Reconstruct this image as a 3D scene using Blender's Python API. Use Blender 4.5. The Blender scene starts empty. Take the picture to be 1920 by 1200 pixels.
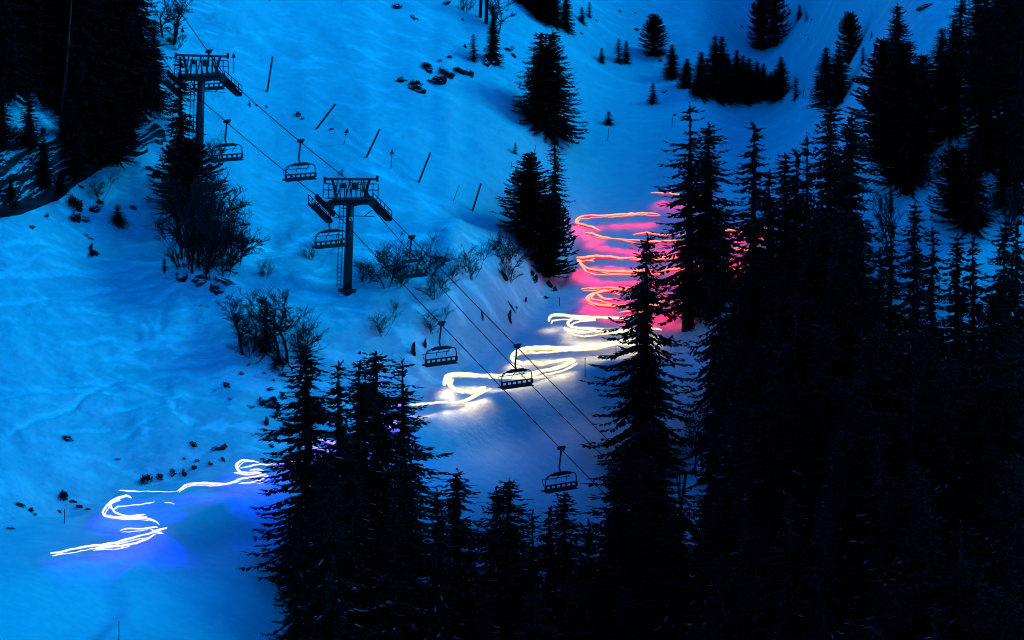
import bpy, bmesh, math, random
import numpy as np
from mathutils import Vector, Matrix, noise
from mathutils.bvhtree import BVHTree

random.seed(7)
rng = np.random.default_rng(7)
scene = bpy.context.scene
col = scene.collection
R = math.radians
PI = math.pi

# ------------------------------------------------------------------ camera
FPX = 7800.0
PITCH = R(-8.0)
FWD = Vector((0, math.cos(PITCH), math.sin(PITCH)))
UPV = Vector((0, -math.sin(PITCH), math.cos(PITCH)))
cam_d = bpy.data.cameras.new('camera')
cam = bpy.data.objects.new('camera', cam_d)
col.objects.link(cam)
cam.location = (0, 0, 0)
cam.rotation_euler = (PI / 2 + PITCH, 0, 0)
cam_d.sensor_width = 36
cam_d.lens = 36 * FPX / 1920
cam_d.clip_start = 1
cam_d.clip_end = 3000
scene.camera = cam


def ray(px, py):
    return FWD + Vector((1, 0, 0)) * ((px - 960) / FPX) + UPV * ((600 - py) / FPX)


def P(px, py, d):
    return ray(px, py) * d


# ------------------------------------------------------------------ helpers
def tag(o, label=None, cat=None, group=None, kind=None):
    if label: o['label'] = label
    if cat: o['category'] = cat
    if group: o['group'] = group
    if kind: o['kind'] = kind
    return o


def empty(name, loc, rz=0.0):
    o = bpy.data.objects.new(name, None)
    o.empty_display_size = 0.3
    col.objects.link(o)
    o.location = loc
    o.rotation_euler = (0, 0, rz)
    return o


class MB:
    """collects geometry for one mesh"""
    def __init__(s):
        s.v = []; s.f = []; s.sm = []

    def add(s, vs, fs, smooth=False):
        b = len(s.v)
        s.v += [tuple(v) for v in vs]
        s.f += [tuple(i + b for i in f) for f in fs]
        s.sm += [smooth] * len(fs)

    def tube(s, pts, rad, n=6, smooth=True, cap=True):
        pts = [Vector(p) for p in pts]
        if not hasattr(rad, '__len__'): rad = [rad] * len(pts)
        vs = []
        m = len(pts)
        prev = None
        for i, p in enumerate(pts):
            t = (pts[min(i + 1, m - 1)] - pts[max(i - 1, 0)])
            if t.length < 1e-9: t = Vector((0, 0, 1))
            t.normalize()
            if prev is None:
                a = Vector((0, 0, 1)) if abs(t.z) < 0.9 else Vector((1, 0, 0))
                u = t.cross(a).normalized()
            else:
                u = (prev - t * prev.dot(t))
                u = u.normalized() if u.length > 1e-6 else t.orthogonal().normalized()
            prev = u
            w = t.cross(u)
            for k in range(n):
                a = 2 * PI * k / n
                vs.append(p + (u * math.cos(a) + w * math.sin(a)) * rad[i])
        fs = []
        for i in range(m - 1):
            for k in range(n):
                k2 = (k + 1) % n
                fs.append((i * n + k, i * n + k2, (i + 1) * n + k2, (i + 1) * n + k))
        s.add(vs, fs, smooth)
        if cap:
            b = len(s.v) - len(vs)
            s.f.append(tuple(b + k for k in reversed(range(n)))); s.sm.append(False)
            s.f.append(tuple(b + (m - 1) * n + k for k in range(n))); s.sm.append(False)

    def bar(s, a, b, w, h=None, up=(0, 0, 1)):
        """rectangular bar from a to b, w across, h along up"""
        h = h or w
        a = Vector(a); b = Vector(b)
        t = (b - a).normalized()
        up = Vector(up)
        if abs(t.dot(up)) > 0.97: up = Vector((1, 0, 0))
        x = t.cross(up).normalized() * (w / 2)
        z = x.cross(t).normalized() * (h / 2)
        vs = [a - x - z, a + x - z, a + x + z, a - x + z, b - x - z, b + x - z, b + x + z, b - x + z]
        s.add(vs, [(3, 2, 1, 0), (4, 5, 6, 7), (0, 1, 5, 4), (1, 2, 6, 5), (2, 3, 7, 6), (3, 0, 4, 7)])

    def box(s, c, d):
        c = Vector(c)
        s.bar(c - Vector((d[0] / 2, 0, 0)), c + Vector((d[0] / 2, 0, 0)), d[1], d[2])

    def disc(s, c, axis, r, t, n=14):
        c = Vector(c); ax = Vector(axis).normalized()
        s.tube([c - ax * t / 2, c + ax * t / 2], r, n, smooth=False)

    def mesh(s, name, mat=None):
        me = bpy.data.meshes.new(name)
        me.from_pydata(s.v, [], s.f)
        me.polygons.foreach_set('use_smooth', s.sm)
        if mat:
            for m_ in (mat if isinstance(mat, (list, tuple)) else [mat]): me.materials.append(m_)
        me.update()
        return me

    def build(s, name, mat, parent=None):
        o = bpy.data.objects.new(name, s.mesh(name, mat))
        col.objects.link(o)
        if parent: o.parent = parent
        return o


def link_part(name, me, parent):
    o = bpy.data.objects.new(name, me)
    col.objects.link(o)
    o.parent = parent
    return o


def copy_tree(o, parent=None):
    kids = list(o.children)
    c = o.copy()
    col.objects.link(c)
    if parent:
        c.parent = parent
        c.matrix_parent_inverse = o.matrix_parent_inverse.copy()
    for ch in kids: copy_tree(ch, c)
    return c


# ------------------------------------------------------------------ materials
def new_mat(name):
    m = bpy.data.materials.new(name)
    m.use_nodes = True
    nt = m.node_tree
    b = nt.nodes['Principled BSDF']
    return m, nt, b


def noisy_mat(name, c1, c2, scale=3.0, rough=0.8, bump=0.3, spec=0.2, metallic=0.0, coord='Object', bscale=None):
    m, nt, b = new_mat(name)
    N = nt.nodes; L = nt.links
    tc = N.new('ShaderNodeTexCoord')
    nz = N.new('ShaderNodeTexNoise'); nz.inputs['Scale'].default_value = scale; nz.inputs['Detail'].default_value = 6
    cr = N.new('ShaderNodeValToRGB')
    cr.color_ramp.elements[0].position = 0.35; cr.color_ramp.elements[0].color = (*c1, 1)
    cr.color_ramp.elements[1].position = 0.68; cr.color_ramp.elements[1].color = (*c2, 1)
    L.new(tc.outputs[coord], nz.inputs['Vector'])
    L.new(nz.outputs['Fac'], cr.inputs['Fac'])
    L.new(cr.outputs['Color'], b.inputs['Base Color'])
    b.inputs['Roughness'].default_value = rough
    b.inputs['Specular IOR Level'].default_value = spec
    b.inputs['Metallic'].default_value = metallic
    if bump:
        n2 = N.new('ShaderNodeTexNoise'); n2.inputs['Scale'].default_value = bscale or scale * 4; n2.inputs['Detail'].default_value = 5
        L.new(tc.outputs[coord], n2.inputs['Vector'])
        bp = N.new('ShaderNodeBump'); bp.inputs['Strength'].default_value = bump; bp.inputs['Distance'].default_value = 0.1
        L.new(n2.outputs['Fac'], bp.inputs['Height'])
        L.new(bp.outputs['Normal'], b.inputs['Normal'])
    return m


def snow_material():
    m, nt, b = new_mat('snow')
    N = nt.nodes; L = nt.links
    geo = N.new('ShaderNodeNewGeometry')
    at = N.new('ShaderNodeAttribute'); at.attribute_name = 'crust_and_light'
    at2 = N.new('ShaderNodeAttribute'); at2.attribute_name = 'rough'
    nz = N.new('ShaderNodeTexNoise'); nz.inputs['Scale'].default_value = 2.2; nz.inputs['Detail'].default_value = 4; nz.inputs['Roughness'].default_value = 0.65
    mp = N.new('ShaderNodeMapping'); mp.inputs['Scale'].default_value = (0.5, 1.0, 1.0)
    L.new(geo.outputs['Position'], mp.inputs['Vector']); L.new(mp.outputs['Vector'], nz.inputs['Vector'])
    # wind crust, and spots of painted-in light, brighter than the powder between
    cr = N.new('ShaderNodeMix'); cr.data_type = 'RGBA'
    cr.inputs['A'].default_value = (0.62, 0.645, 0.68, 1); cr.inputs['B'].default_value = (0.99, 0.99, 0.99, 1)
    ma = N.new('ShaderNodeMath'); ma.operation = 'MULTIPLY_ADD'; ma.inputs[1].default_value = 0.8; ma.inputs[2].default_value = -0.34
    ad = N.new('ShaderNodeMath'); ad.operation = 'ADD'; ad.use_clamp = True
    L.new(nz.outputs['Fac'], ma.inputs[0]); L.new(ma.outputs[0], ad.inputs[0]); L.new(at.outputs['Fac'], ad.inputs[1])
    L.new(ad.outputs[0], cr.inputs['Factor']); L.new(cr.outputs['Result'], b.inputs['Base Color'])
    b.inputs['Roughness'].default_value = 0.7
    b.inputs['Specular IOR Level'].default_value = 0.1
    bp = N.new('ShaderNodeBump'); bp.inputs['Distance'].default_value = 0.25
    mb_ = N.new('ShaderNodeMath'); mb_.operation = 'MULTIPLY_ADD'; mb_.inputs[1].default_value = 0.75; mb_.inputs[2].default_value = 0.15
    L.new(at2.outputs['Fac'], mb_.inputs[0]); L.new(mb_.outputs[0], bp.inputs['Strength'])
    L.new(nz.outputs['Fac'], bp.inputs['Height']); L.new(bp.outputs['Normal'], b.inputs['Normal'])
    return m


def rock_material(name, snow_lo=0.55, snow_hi=0.8):
    m, nt, b = new_mat(name)
    N = nt.nodes; L = nt.links
    geo = N.new('ShaderNodeNewGeometry')
    mp = N.new('ShaderNodeMapping'); mp.inputs['Scale'].default_value = (0.6, 0.6, 2.2); mp.inputs['Rotation'].default_value = (0, R(20), 0)
    L.new(geo.outputs['Position'], mp.inputs['Vector'])
    nz = N.new('ShaderNodeTexNoise'); nz.inputs['Scale'].default_value = 1.3; nz.inputs['Detail'].default_value = 8; nz.inputs['Roughness'].default_value = 0.65
    L.new(mp.outputs['Vector'], nz.inputs['Vector'])
    cr = N.new('ShaderNodeValToRGB')
    cr.color_ramp.elements[0].position = 0.4; cr.color_ramp.elements[0].color = (0.004, 0.004, 0.005, 1)
    cr.color_ramp.elements[1].position = 0.75; cr.color_ramp.elements[1].color = (0.05, 0.05, 0.05, 1)
    L.new(nz.outputs['Fac'], cr.inputs['Fac'])
    sx = N.new('ShaderNodeSeparateXYZ'); L.new(geo.outputs['Normal'], sx.inputs[0])
    ad = N.new('ShaderNodeMath'); ad.operation = 'MULTIPLY_ADD'
    L.new(nz.outputs['Fac'], ad.inputs[0]); ad.inputs[1].default_value = 0.5; L.new(sx.outputs['Z'], ad.inputs[2])
    mr = N.new('ShaderNodeMapRange'); mr.inputs['From Min'].default_value = snow_lo + 0.25; mr.inputs['From Max'].default_value = snow_hi + 0.25
    L.new(ad.outputs[0], mr.inputs['Value'])
    mx = N.new('ShaderNodeMix'); mx.data_type = 'RGBA'
    L.new(mr.outputs[0], mx.inputs['Factor']); L.new(cr.outputs['Color'], mx.inputs['A']); mx.inputs['B'].default_value = (0.72, 0.74, 0.77, 1)
    L.new(mx.outputs['Result'], b.inputs['Base Color'])
    b.inputs['Roughness'].default_value = 0.8; b.inputs['Specular IOR Level'].default_value = 0.15
    bp = N.new('ShaderNodeBump'); bp.inputs['Strength'].default_value = 0.8; bp.inputs['Distance'].default_value = 0.3
    L.new(nz.outputs['Fac'], bp.inputs['Height']); L.new(bp.outputs['Normal'], b.inputs['Normal'])
    return m


def glow_material(name, core, core_s, under, under_s, lo=-0.45, hi=0.1):
    """tube standing for a torch light trail: pale above, bloom fringe painted on its underside"""
    m = bpy.data.materials.new(name); m.use_nodes = True
    nt = m.node_tree; N = nt.nodes; L = nt.links
    for n in list(N): N.remove(n)
    out = N.new('ShaderNodeOutputMaterial'); em = N.new('ShaderNodeEmission')
    geo = N.new('ShaderNodeNewGeometry'); sx = N.new('ShaderNodeSeparateXYZ')
    L.new(geo.outputs['Normal'], sx.inputs[0])
    mr = N.new('ShaderNodeMapRange'); mr.inputs['From Min'].default_value = lo; mr.inputs['From Max'].default_value = hi
    L.new(sx.outputs['Z'], mr.inputs['Value'])
    nz = N.new('ShaderNodeTexNoise'); nz.inputs['Scale'].default_value = 1.6; nz.inputs['Detail'].default_value = 4; nz.inputs['Roughness'].default_value = 0.7
    L.new(geo.outputs['Position'], nz.inputs['Vector'])
    mx = N.new('ShaderNodeMix'); mx.data_type = 'RGBA'
    mx.inputs['A'].default_value = (*[c * under_s for c in under], 1); mx.inputs['B'].default_value = (*[c * core_s for c in core], 1)  # pale core and bloom fringe of a light trail, painted by facing
    L.new(mr.outputs[0], mx.inputs['Factor'])
    ma = N.new('ShaderNodeMath'); ma.operation = 'MULTIPLY_ADD'; ma.inputs[1].default_value = 1.7; ma.inputs[2].default_value = 0.15
    L.new(nz.outputs['Fac'], ma.inputs[0])
    L.new(mx.outputs['Result'], em.inputs['Color']); L.new(ma.outputs[0], em.inputs['Strength'])
    L.new(em.outputs[0], out.inputs[0])
    m.cycles.emission_sampling = 'FRONT'
    return m


M = {}
M['snow'] = snow_material()
M['rock'] = rock_material('dark_rock', 0.62, 0.85)
M['cliff'] = rock_material('cliff_rock', 0.74, 0.90)
_nz = [n for n in M['cliff'].node_tree.nodes if n.type == 'TEX_NOISE'][0]
_nz.inputs['Scale'].default_value = 0.8; _nz.inputs['Detail'].default_value = 10; _nz.inputs['Roughness'].default_value = 0.7
_cr = [n for n in M['cliff'].node_tree.nodes if n.type == 'VALTORGB'][0]; _cr.color_ramp.elements[0].color = (0.006, 0.006, 0.007, 1); _cr.color_ramp.elements[1].color = (0.055, 0.053, 0.052, 1); _cr.color_ramp.elements[1].position = 0.72
for n in M['cliff'].node_tree.nodes:
    if n.type == 'MAPPING': n.inputs['Scale'].default_value = (0.5, 0.6, 1.9); n.inputs['Rotation'].default_value = (0, R(-24), 0)
M['needle'] = noisy_mat('spruce_needles', (0.003, 0.005, 0.004), (0.009, 0.014, 0.011), 1.2, 0.75, 0, 0.05)
M['pine'] = noisy_mat('pine_needles', (0.004, 0.007, 0.005), (0.012, 0.018, 0.013), 1.5, 0.75, 0, 0.05)
M['bark'] = noisy_mat('bark', (0.008, 0.007, 0.007), (0.03, 0.027, 0.025), 6, 0.9, 0.4, 0.1)
M['twig'] = noisy_mat('twig_bark', (0.008, 0.008, 0.009), (0.028, 0.027, 0.026), 5, 0.9, 0, 0.1)
M['dust'] = noisy_mat('branch_snow', (0.16, 0.17, 0.19), (0.5, 0.52, 0.55), 3, 0.8, 0, 0.1)
M['steel'] = noisy_mat('galvanised_steel', (0.012, 0.013, 0.015), (0.035, 0.036, 0.038), 2.5, 0.55, 0.1, 0.4, 0.3)
M['darksteel'] = noisy_mat('dark_steel', (0.008, 0.009, 0.010), (0.025, 0.026, 0.028), 3, 0.6, 0.1, 0.3)
M['rubber'] = noisy_mat('black_rubber', (0.008, 0.008, 0.009), (0.02, 0.02, 0.022), 5, 0.8, 0.1, 0.2)
M['seat'] = noisy_mat('seat_pad', (0.015, 0.016, 0.018), (0.03, 0.031, 0.034), 4, 0.75, 0.2, 0.2)
M['wood'] = noisy_mat('weathered_wood', (0.02, 0.018, 0.016), (0.06, 0.055, 0.05), 4, 0.85, 0.3, 0.1)
M['white'] = noisy_mat('white_paint', (0.6, 0.6, 0.6), (0.8, 0.8, 0.8), 4, 0.5, 0, 0.3)
M['blackpaint'] = noisy_mat('black_paint', (0.01, 0.01, 0.01), (0.02, 0.02, 0.02), 4, 0.5, 0, 0.3)
M['cloth'] = noisy_mat('dark_ski_clothing', (0.012, 0.014, 0.03), (0.03, 0.035, 0.06), 8, 0.8, 0.2, 0.1)
M['pants'] = noisy_mat('black_ski_trousers', (0.008, 0.008, 0.012), (0.02, 0.02, 0.025), 8, 0.8, 0.2, 0.1)
M['skin'] = noisy_mat('skin', (0.4, 0.25, 0.2), (0.5, 0.33, 0.26), 8, 0.6, 0, 0.3)
M['ski'] = noisy_mat('ski_plastic', (0.03, 0.03, 0.035), (0.06, 0.06, 0.07), 6, 0.4, 0, 0.4)
M['pink_glow'] = glow_material('pink_glow', (1.0, 0.36, 0.25), 1.6, (1.0, 0.012, 0.06), 1.1, -0.25, 0.45)
M['white_glow'] = glow_material('warm_white_glow', (1.0, 0.94, 0.68), 1.3, (1.0, 0.70, 0.22), 0.55, -0.75, -0.2)
M['blue_glow'] = glow_material('blue_glow', (0.93, 0.95, 1.0), 1.3, (0.10, 0.12, 1.0), 2.0, -0.55, -0.1)
M['violet_glow'] = glow_material('violet_glow', (0.35, 0.25, 1.0), 2.2, (0.04, 0.0, 1.0), 2.0, -0.4, 0.2)

# ------------------------------------------------------------------ terrain
# long profiles of the mountainside: each runs from the valley up the slope
# px: E, dE, (s1,r1), (s2,r2), (s3,r3), (s4,r4), s5, sd1, sd2
KN = {
    -300: (1140, 263, 7, 1030, 31, 420, 62, 230, 36, 0, 30, 16, 22),
    0:    (1085, 267, 7, 985, 30, 405, 62, 235, 36, 0, 30, 20, 22),
    200:  (1045, 273, 7, 940, 29, 345, 60, 225, 36, 0, 30, 26, 22),
    330:  (985, 278, 7, 905, 29, 400, 30, 300, 28, 0, 28, 32, 23),
    480:  (925, 283, 7, 868, 34, 610, 17, 490, 27, 0, 26, 36, 24),
    720: (815, 290, 7, 752, 40, 560, 20, 430, 23, 100, 24, 44, 33),
    850: (778, 294, 8, 705, 42, 530, 18, 420, 22, 100, 23, 52, 33),
    930: (750, 297, 9, 650, 44, 490, 18, 400, 22, 100, 23, 55, 33),
    1040: (718, 302, 13, 560, 30, 470, 23, 300, 24, 100, 22, 55, 33),
    1140: (692, 306, 17, 350, 20, 230, 16, 150, 20, 50, 22, 52, 33),
    1240: (680, 308, 17, 330, 20, 220, 14, 150, 20, 50, 22, 45, 31),
    1400: (720, 298, 22, 420, 6, 200, 12, 150, 18, 50, 20, 34, 26),
    1560: (760, 284, 30, 400, 6, 190, 16, 100, 18, 30, 20, 30, 27),
    1750: (800, 277, 31, 250, 18, 120, 17, 50, 18, 20, 20, 30, 27),
    2000: (800, 275, 32, 250, 20, 120, 18, 50, 20, 20, 20, 30, 27),
    2400: (800, 272, 32, 250, 20, 120, 18, 50, 20, 20, 20, 30, 27),
}
kx = sorted(KN)
karr = np.array([KN[k] for k in kx], float)


def profile(px):
    return [float(np.interp(px, kx, karr[:, j])) for j in range(13)]


def smooth_profile(px):
    a = np.array([profile(px + o) for o in (-50, -33, -16, 0, 16, 33, 50)])
    return a.mean(0)


def column(px, rows):
    E, dE, s1, r1, s2, r2, s3, r3, s4, r4, s5, sd1, sd2 = smooth_profile(px)

    def slope(r):
        if r > E + 75: return sd2
        if r > E: return sd1
        if r > r1: return s1
        if r > r2: return s2
        if r > r3: return s3
        if r > r4: return s4
        return s5
    out = {}
    step = 6.0
    for sgn in (1, -1):
        r = E; d = dE
        lim = rows[0] if sgn < 0 else rows[-1]
        pts = [(r, d)]
        while (r > rows[-1]) if sgn > 0 else (r < rows[0]):
            r2_ = r - sgn * step
            mid = (r + r2_) / 2
            el = -8.0 + math.degrees(math.atan((600 - mid) / FPX))
            g = max(4.0, slope(mid) - el)
            d *= math.exp(sgn * (step / FPX) / math.tan(R(g)))
            r = r2_
            pts.append((r, d))
        out[sgn] = pts
    allp = sorted(out[1] + out[-1])
    rr = [p[0] for p in allp]; dd = [p[1] for p in allp]
    return np.interp(rows[::-1], rr, dd)[::-1]


prow = np.arange(2300, -1500, -14.0)
pcol = np.arange(-1500, 3420, 30.0)
pv = []
for px in pcol:
    ds = column(min(max(px, -300), 2400), prow)
    for r, d in zip(prow, ds): pv.append(P(px, r, d))
nr = len(prow)
pf = []
for i in range(len(pcol) - 1):
    for j in range(nr - 1):
        a = i * nr + j
        pf.append((a, a + nr, a + nr + 1, a + 1))
bv0 = BVHTree.FromPolygons(pv, pf)


def axis(lo, hi, flo, fhi, fine, coarse):
    a = list(np.arange(flo, fhi + 1e-6, fine))
    s = fine; x = flo
    left = []
    while x > lo: s = min(s * 1.25, coarse); x -= s; left.append(x)
    s = fine; x = a[-1]
    right = []
    while x < hi: s = min(s * 1.25, coarse); x += s; right.append(x)
    return np.array(left[::-1] + a + right)


gx = axis(-420, 420, -44, 44, 0.21, 14)
gy = axis(-120, 700, 226, 384, 0.25, 14)
Z = np.full((len(gx), len(gy)), np.nan)
for i, x in enumerate(gx):
    for j, y in enumerate(gy):
        if y < 120 or y > 520 or abs(x) > 110: continue
        h = bv0.ray_cast(Vector((x, y, 500)), Vector((0, 0, -1)))
        if h[0] is not None: Z[i, j] = h[0].z
# fill each row to the sides, then towards valley / summit
for j in range(len(gy)):
    ok = np.where(~np.isnan(Z[:, j]))[0]
    if len(ok) > 3: Z[:, j] = np.interp(gx, gx[ok], Z[ok, j])
okj = np.where(~np.isnan(Z[0]))[0]
j0, j1 = okj[0], okj[-1]
for j in range(len(gy)):
    if j < j0:
        t = (gy[j] - gy[j0])
        zz = Z[:, j0] * 1.0
        # drop to the valley floor, then rise to the photographer's own hill
        zv = -112 - 0.0 * gx
        k = min(1.0, -t / 40.0); k = k * k * (3 - 2 * k)
        Z[:, j] = zz * (1 - k) + zv * k
    elif j > j1:
        Z[:, j] = Z[:, j1] + 0.42 * (gy[j] - gy[j1])
k = np.clip((95 - gy) / 95.0, 0, 1.6)
k = np.where(k < 1, k * k * (3 - 2 * k), 1 + 0.25 * (k - 1))
Z = Z * (1 - np.clip(k, 0, 1))[None, :] + (-3.0 + (np.clip(k, 1, 2) - 1) * 30)[None, :] * np.clip(k, 0, 1)[None, :]


def blur(A, n):
    for _ in range(n):
        B = A.copy()
        B[1:-1] = 0.25 * A[:-2] + 0.5 * A[1:-1] + 0.25 * A[2:]
        A = B.copy()
        A[:, 1:-1] = 0.25 * B[:, :-2] + 0.5 * B[:, 1:-1] + 0.25 * B[:, 2:]
    return A


Z = blur(Z, 3)
# project to the profiles to know what is groomed piste, bank, etc.
GX, GY = np.meshgrid(gx, gy, indexing='ij')
den = GY * math.cos(PITCH) + Z * math.sin(PITCH)
den = np.where(den < 1, 1, den)
PX = 960 + FPX * GX / den
PY = 600 - FPX * (-GY * math.sin(PITCH) + Z * math.cos(PITCH)) / den


def blob(cx, cy, rx, ry):
    return np.exp(-(((PX - cx) / rx) ** 2 + ((PY - cy) / ry) ** 2))


Eline = np.interp(PX, kx, karr[:, 0]); r1line = np.interp(PX, kx, karr[:, 3])
groom = np.clip((r1line - PY) / -25 + 0.5, 0, 1)            # below the bank foot: groomed and smooth
ROUGH = 1 - 0.85 * groom
ROUGH *= 1 - 0.6 * blob(1150, 330, 160, 220) - 0.3 * blob(1400, 160, 200, 60)
ROUGH *= 1 - 0.55 * np.clip((PX - 380) / 80, 0, 1) * np.clip((470 - PY) / 60, 0, 1)
ROUGH = np.clip(ROUGH, 0.1, 1)
TRACK = np.clip(blob(150, 590, 330, 75) + 0.8 * blob(430, 590, 160, 40) + 0.35 * blob(100, 760, 150, 120)
                + 0.35 * blob(250, 900, 250, 50) + 0.06, 0, 1)
# relief the photograph shows: drifts, hollows, the rutted traverse on the left
def pn(x, y, seed):
    """2-d gradient noise on arrays"""
    g = np.random.default_rng(seed)
    perm = g.permutation(512); perm = np.concatenate([perm, perm])
    ang = g.uniform(0, 2 * np.pi, 512)
    xi = np.floor(x).astype(int); yi = np.floor(y).astype(int)
    xf = x - xi; yf = y - yi
    u = xf * xf * xf * (xf * (xf * 6 - 15) + 10); v = yf * yf * yf * (yf * (yf * 6 - 15) + 10)

    def gr(ix, iy, dx, dy):
        a = ang[perm[(perm[ix & 511] + iy) & 511]]
        return np.cos(a) * dx + np.sin(a) * dy
    n00 = gr(xi, yi, xf, yf); n10 = gr(xi + 1, yi, xf - 1, yf)
    n01 = gr(xi, yi + 1, xf, yf - 1); n11 = gr(xi + 1, yi + 1, xf - 1, yf - 1)
    return (n00 * (1 - u) + n10 * u) * (1 - v) + (n01 * (1 - u) + n11 * u) * v


def fbm(x, y, seed, octs=4, gain=0.5):
    a = 1.0; t = 0
    for o in range(octs):
        t = t + a * pn(x * 2.03 ** o + 13.7 * o, y * 2.03 ** o - 7.1 * o, seed + o); a *= gain
    return t


near = np.clip((GY - 215) / 20, 0, 1) * np.clip((420 - GY) / 20, 0, 1) * np.clip((75 - np.abs(GX)) / 15, 0, 1)
wx = 1.6 * fbm(GX * 0.08, GY * 0.08, 5, 3)
n1 = fbm(GX * 0.07, GY * 0.07, 1, 4)
n2 = fbm(GX * 0.25 + wx, GY * 0.45, 2, 4)
n3 = fbm(GX * 0.13 + wx, GY * 0.55 + 0.10 * GX + wx, 3, 3, 0.55)      # long wind drifts along the contour
n4 = fbm(GX * 0.9, GY * 1.6, 4, 3, 0.6)                                 # crust
rut = fbm(GX * 0.07 + 0.6 * wx, GY * 0.34 + 0.8 * wx - 0.03 * GX, 8, 3, 0.5)
ridge = np.maximum(0, 1 - np.abs(rut) * 11) + 0.7 * np.maximum(0, 1 - np.abs(rut - 0.22) * 13) + 0.7 * np.maximum(0, 1 - np.abs(rut + 0.22) * 13)
patchy = np.clip(fbm(GX * 0.09, GY * 0.16, 11, 3) * 2.2 + 0.45, 0, 1)
dz = ROUGH * (1.3 * n1 + 0.28 * n2 + 0.07 * n3 + 0.085 * n4 * patchy) + 0.22 * n1 + 0.03 * n4 + 0.02 * n3
dz = dz + TRACK * (0.3 + 0.7 * patchy) * 0.24 * ridge + TRACK * 0.10 * n3
Z = Z + dz * near
CRUST_AND_LIGHT = np.clip((fbm(GX * 0.28 + wx, GY * 0.75, 21, 4, 0.6) - 0.14) * 4.5, 0, 1) * (0.25 + 0.75 * np.clip(fbm(GX * 0.05, GY * 0.06, 23, 3) * 2 + 0.5, 0, 1)) * ROUGH
CRUST_AND_LIGHT = np.clip(CRUST_AND_LIGHT + 0.5 * TRACK * patchy * np.clip(ridge, 0, 1), 0, 1)
# hollows / mounds by place
Z += 1.2 * blob(250, 320, 60, 40) - 0.9 * blob(180, 500, 70, 50) * 0 + 0.7 * blob(390, 540, 60, 30)
Z -= 0.8 * blob(870, 395, 60, 22) + 0.5 * blob(960, 215, 70, 25)
# old ski tracks crossing the left bank and the piste shoulder: shallow grooves and rim, highlight and shade painted along the sides
trk = np.random.default_rng(77)
for q_ in range(58):
    if q_ < 34: x0, y0, L_, sl = trk.uniform(-60, 380), trk.uniform(470, 760), trk.uniform(120, 330), trk.normal(0.06, 0.10)
    elif q_ < 44: x0, y0, L_, sl = trk.uniform(-40, 260), trk.uniform(740, 930), trk.uniform(80, 220), trk.normal(-0.12, 0.25)
    elif q_ < 52: x0, y0, L_, sl = trk.uniform(560, 860), trk.uniform(560, 660), trk.uniform(60, 160), trk.normal(0.5, 0.3)
    else: x0, y0, L_, sl = trk.uniform(520, 700), trk.uniform(170, 300), trk.uniform(90, 260), trk.normal(0.62, 0.12)
    am, wl, ph = trk.uniform(2, 16), trk.uniform(40, 130), trk.uniform(0, 6)
    yy = y0 + sl * (PX - x0) + am * np.sin(PX / wl + ph) + 0.25 * am * np.sin(PX / (wl * 0.37) + 2 * ph)
    fade = np.clip((PX - x0) / 25, 0, 1) * np.clip((x0 + L_ - PX) / 40, 0, 1) * np.clip((Eline - PY) / 20, 0, 1) * near * trk.uniform(0.4, 1.0)
    dpx = PY - yy
    wd = trk.uniform(2.2, 4.0)
    Z -= 0.16 * fade * np.exp(-(dpx / wd) ** 2)
    Z += 0.10 * fade * np.exp(-((dpx - 2.2 * wd) / wd) ** 2)
    CRUST_AND_LIGHT = np.clip(CRUST_AND_LIGHT + fade * (0.75 * np.exp(-((dpx + 0.9 * wd) / wd) ** 2) - 0.3 * np.exp(-((dpx - wd) / wd) ** 2)), 0, 1)
# low berm of pushed snow along the outer edge of the piste
Z += 0.42 * np.exp(-((PY - (Eline - 5)) / 9.0) ** 2) * np.clip((PX - 260) / 120, 0, 1) * np.clip((1260 - PX) / 60, 0, 1) * (0.75 + 0.5 * fbm(GX * 0.3, GY * 0.3, 31, 2))
CRUST_AND_LIGHT = np.clip(CRUST_AND_LIGHT + 0.9 * blob(1790, 330, 170, 150) + 0.35 * blob(1350, 180, 250, 60) + 0.95 * blob(900, 870, 260, 105) + 0.7 * blob(390, 1110, 200, 90), 0, 1)  # also paints extra light onto the tree-shaded gully and lower slope
mk = np.clip((PX - (165 + 0.35 * (1200 - PY) + 14 * np.sin(PY * 0.05))) / 60, 0, 1); mk = mk * mk * (3 - 2 * mk)
Z += 0.75 * mk * np.clip((PY - 1015) / 70, 0, 1) * np.clip((760 - PX) / 200, 0, 1)
Z += 0.8 * blob(850, 470, 35, 45) + 0.7 * blob(1350, 178, 110, 16)
nx, ny = len(gx), len(gy)
verts = np.stack([GX, GY, Z], -1).reshape(-1, 3)
ii, jj = np.meshgrid(np.arange(nx - 1), np.arange(ny - 1), indexing='ij')
a0 = (ii * ny + jj).reshape(-1)
quads = np.stack([a0, a0 + ny, a0 + ny + 1, a0 + 1], -1)
me = bpy.data.meshes.new('snow_slope')
me.vertices.add(len(verts)); me.vertices.foreach_set('co', verts.reshape(-1).astype(np.float32))
me.loops.add(quads.size); me.loops.foreach_set('vertex_index', quads.reshape(-1).astype(np.int32))
me.polygons.add(len(quads)); me.polygons.foreach_set('loop_start', (np.arange(len(quads)) * 4).astype(np.int32))
me.polygons.foreach_set('use_smooth', np.ones(len(quads), bool))
me.update(calc_edges=True)
for nm, A in (('rough', ROUGH), ('crust_and_light', CRUST_AND_LIGHT)):
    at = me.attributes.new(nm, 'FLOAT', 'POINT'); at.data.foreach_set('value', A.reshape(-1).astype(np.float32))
me.materials.append(M['snow'])
ter = bpy.data.objects.new('snow_slope', me); col.objects.link(ter)
tag(ter, 'snow-covered mountainside with a groomed piste crossing it', kind='structure')
bvt = BVHTree.FromPolygons(verts.tolist(), quads.tolist())


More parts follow.
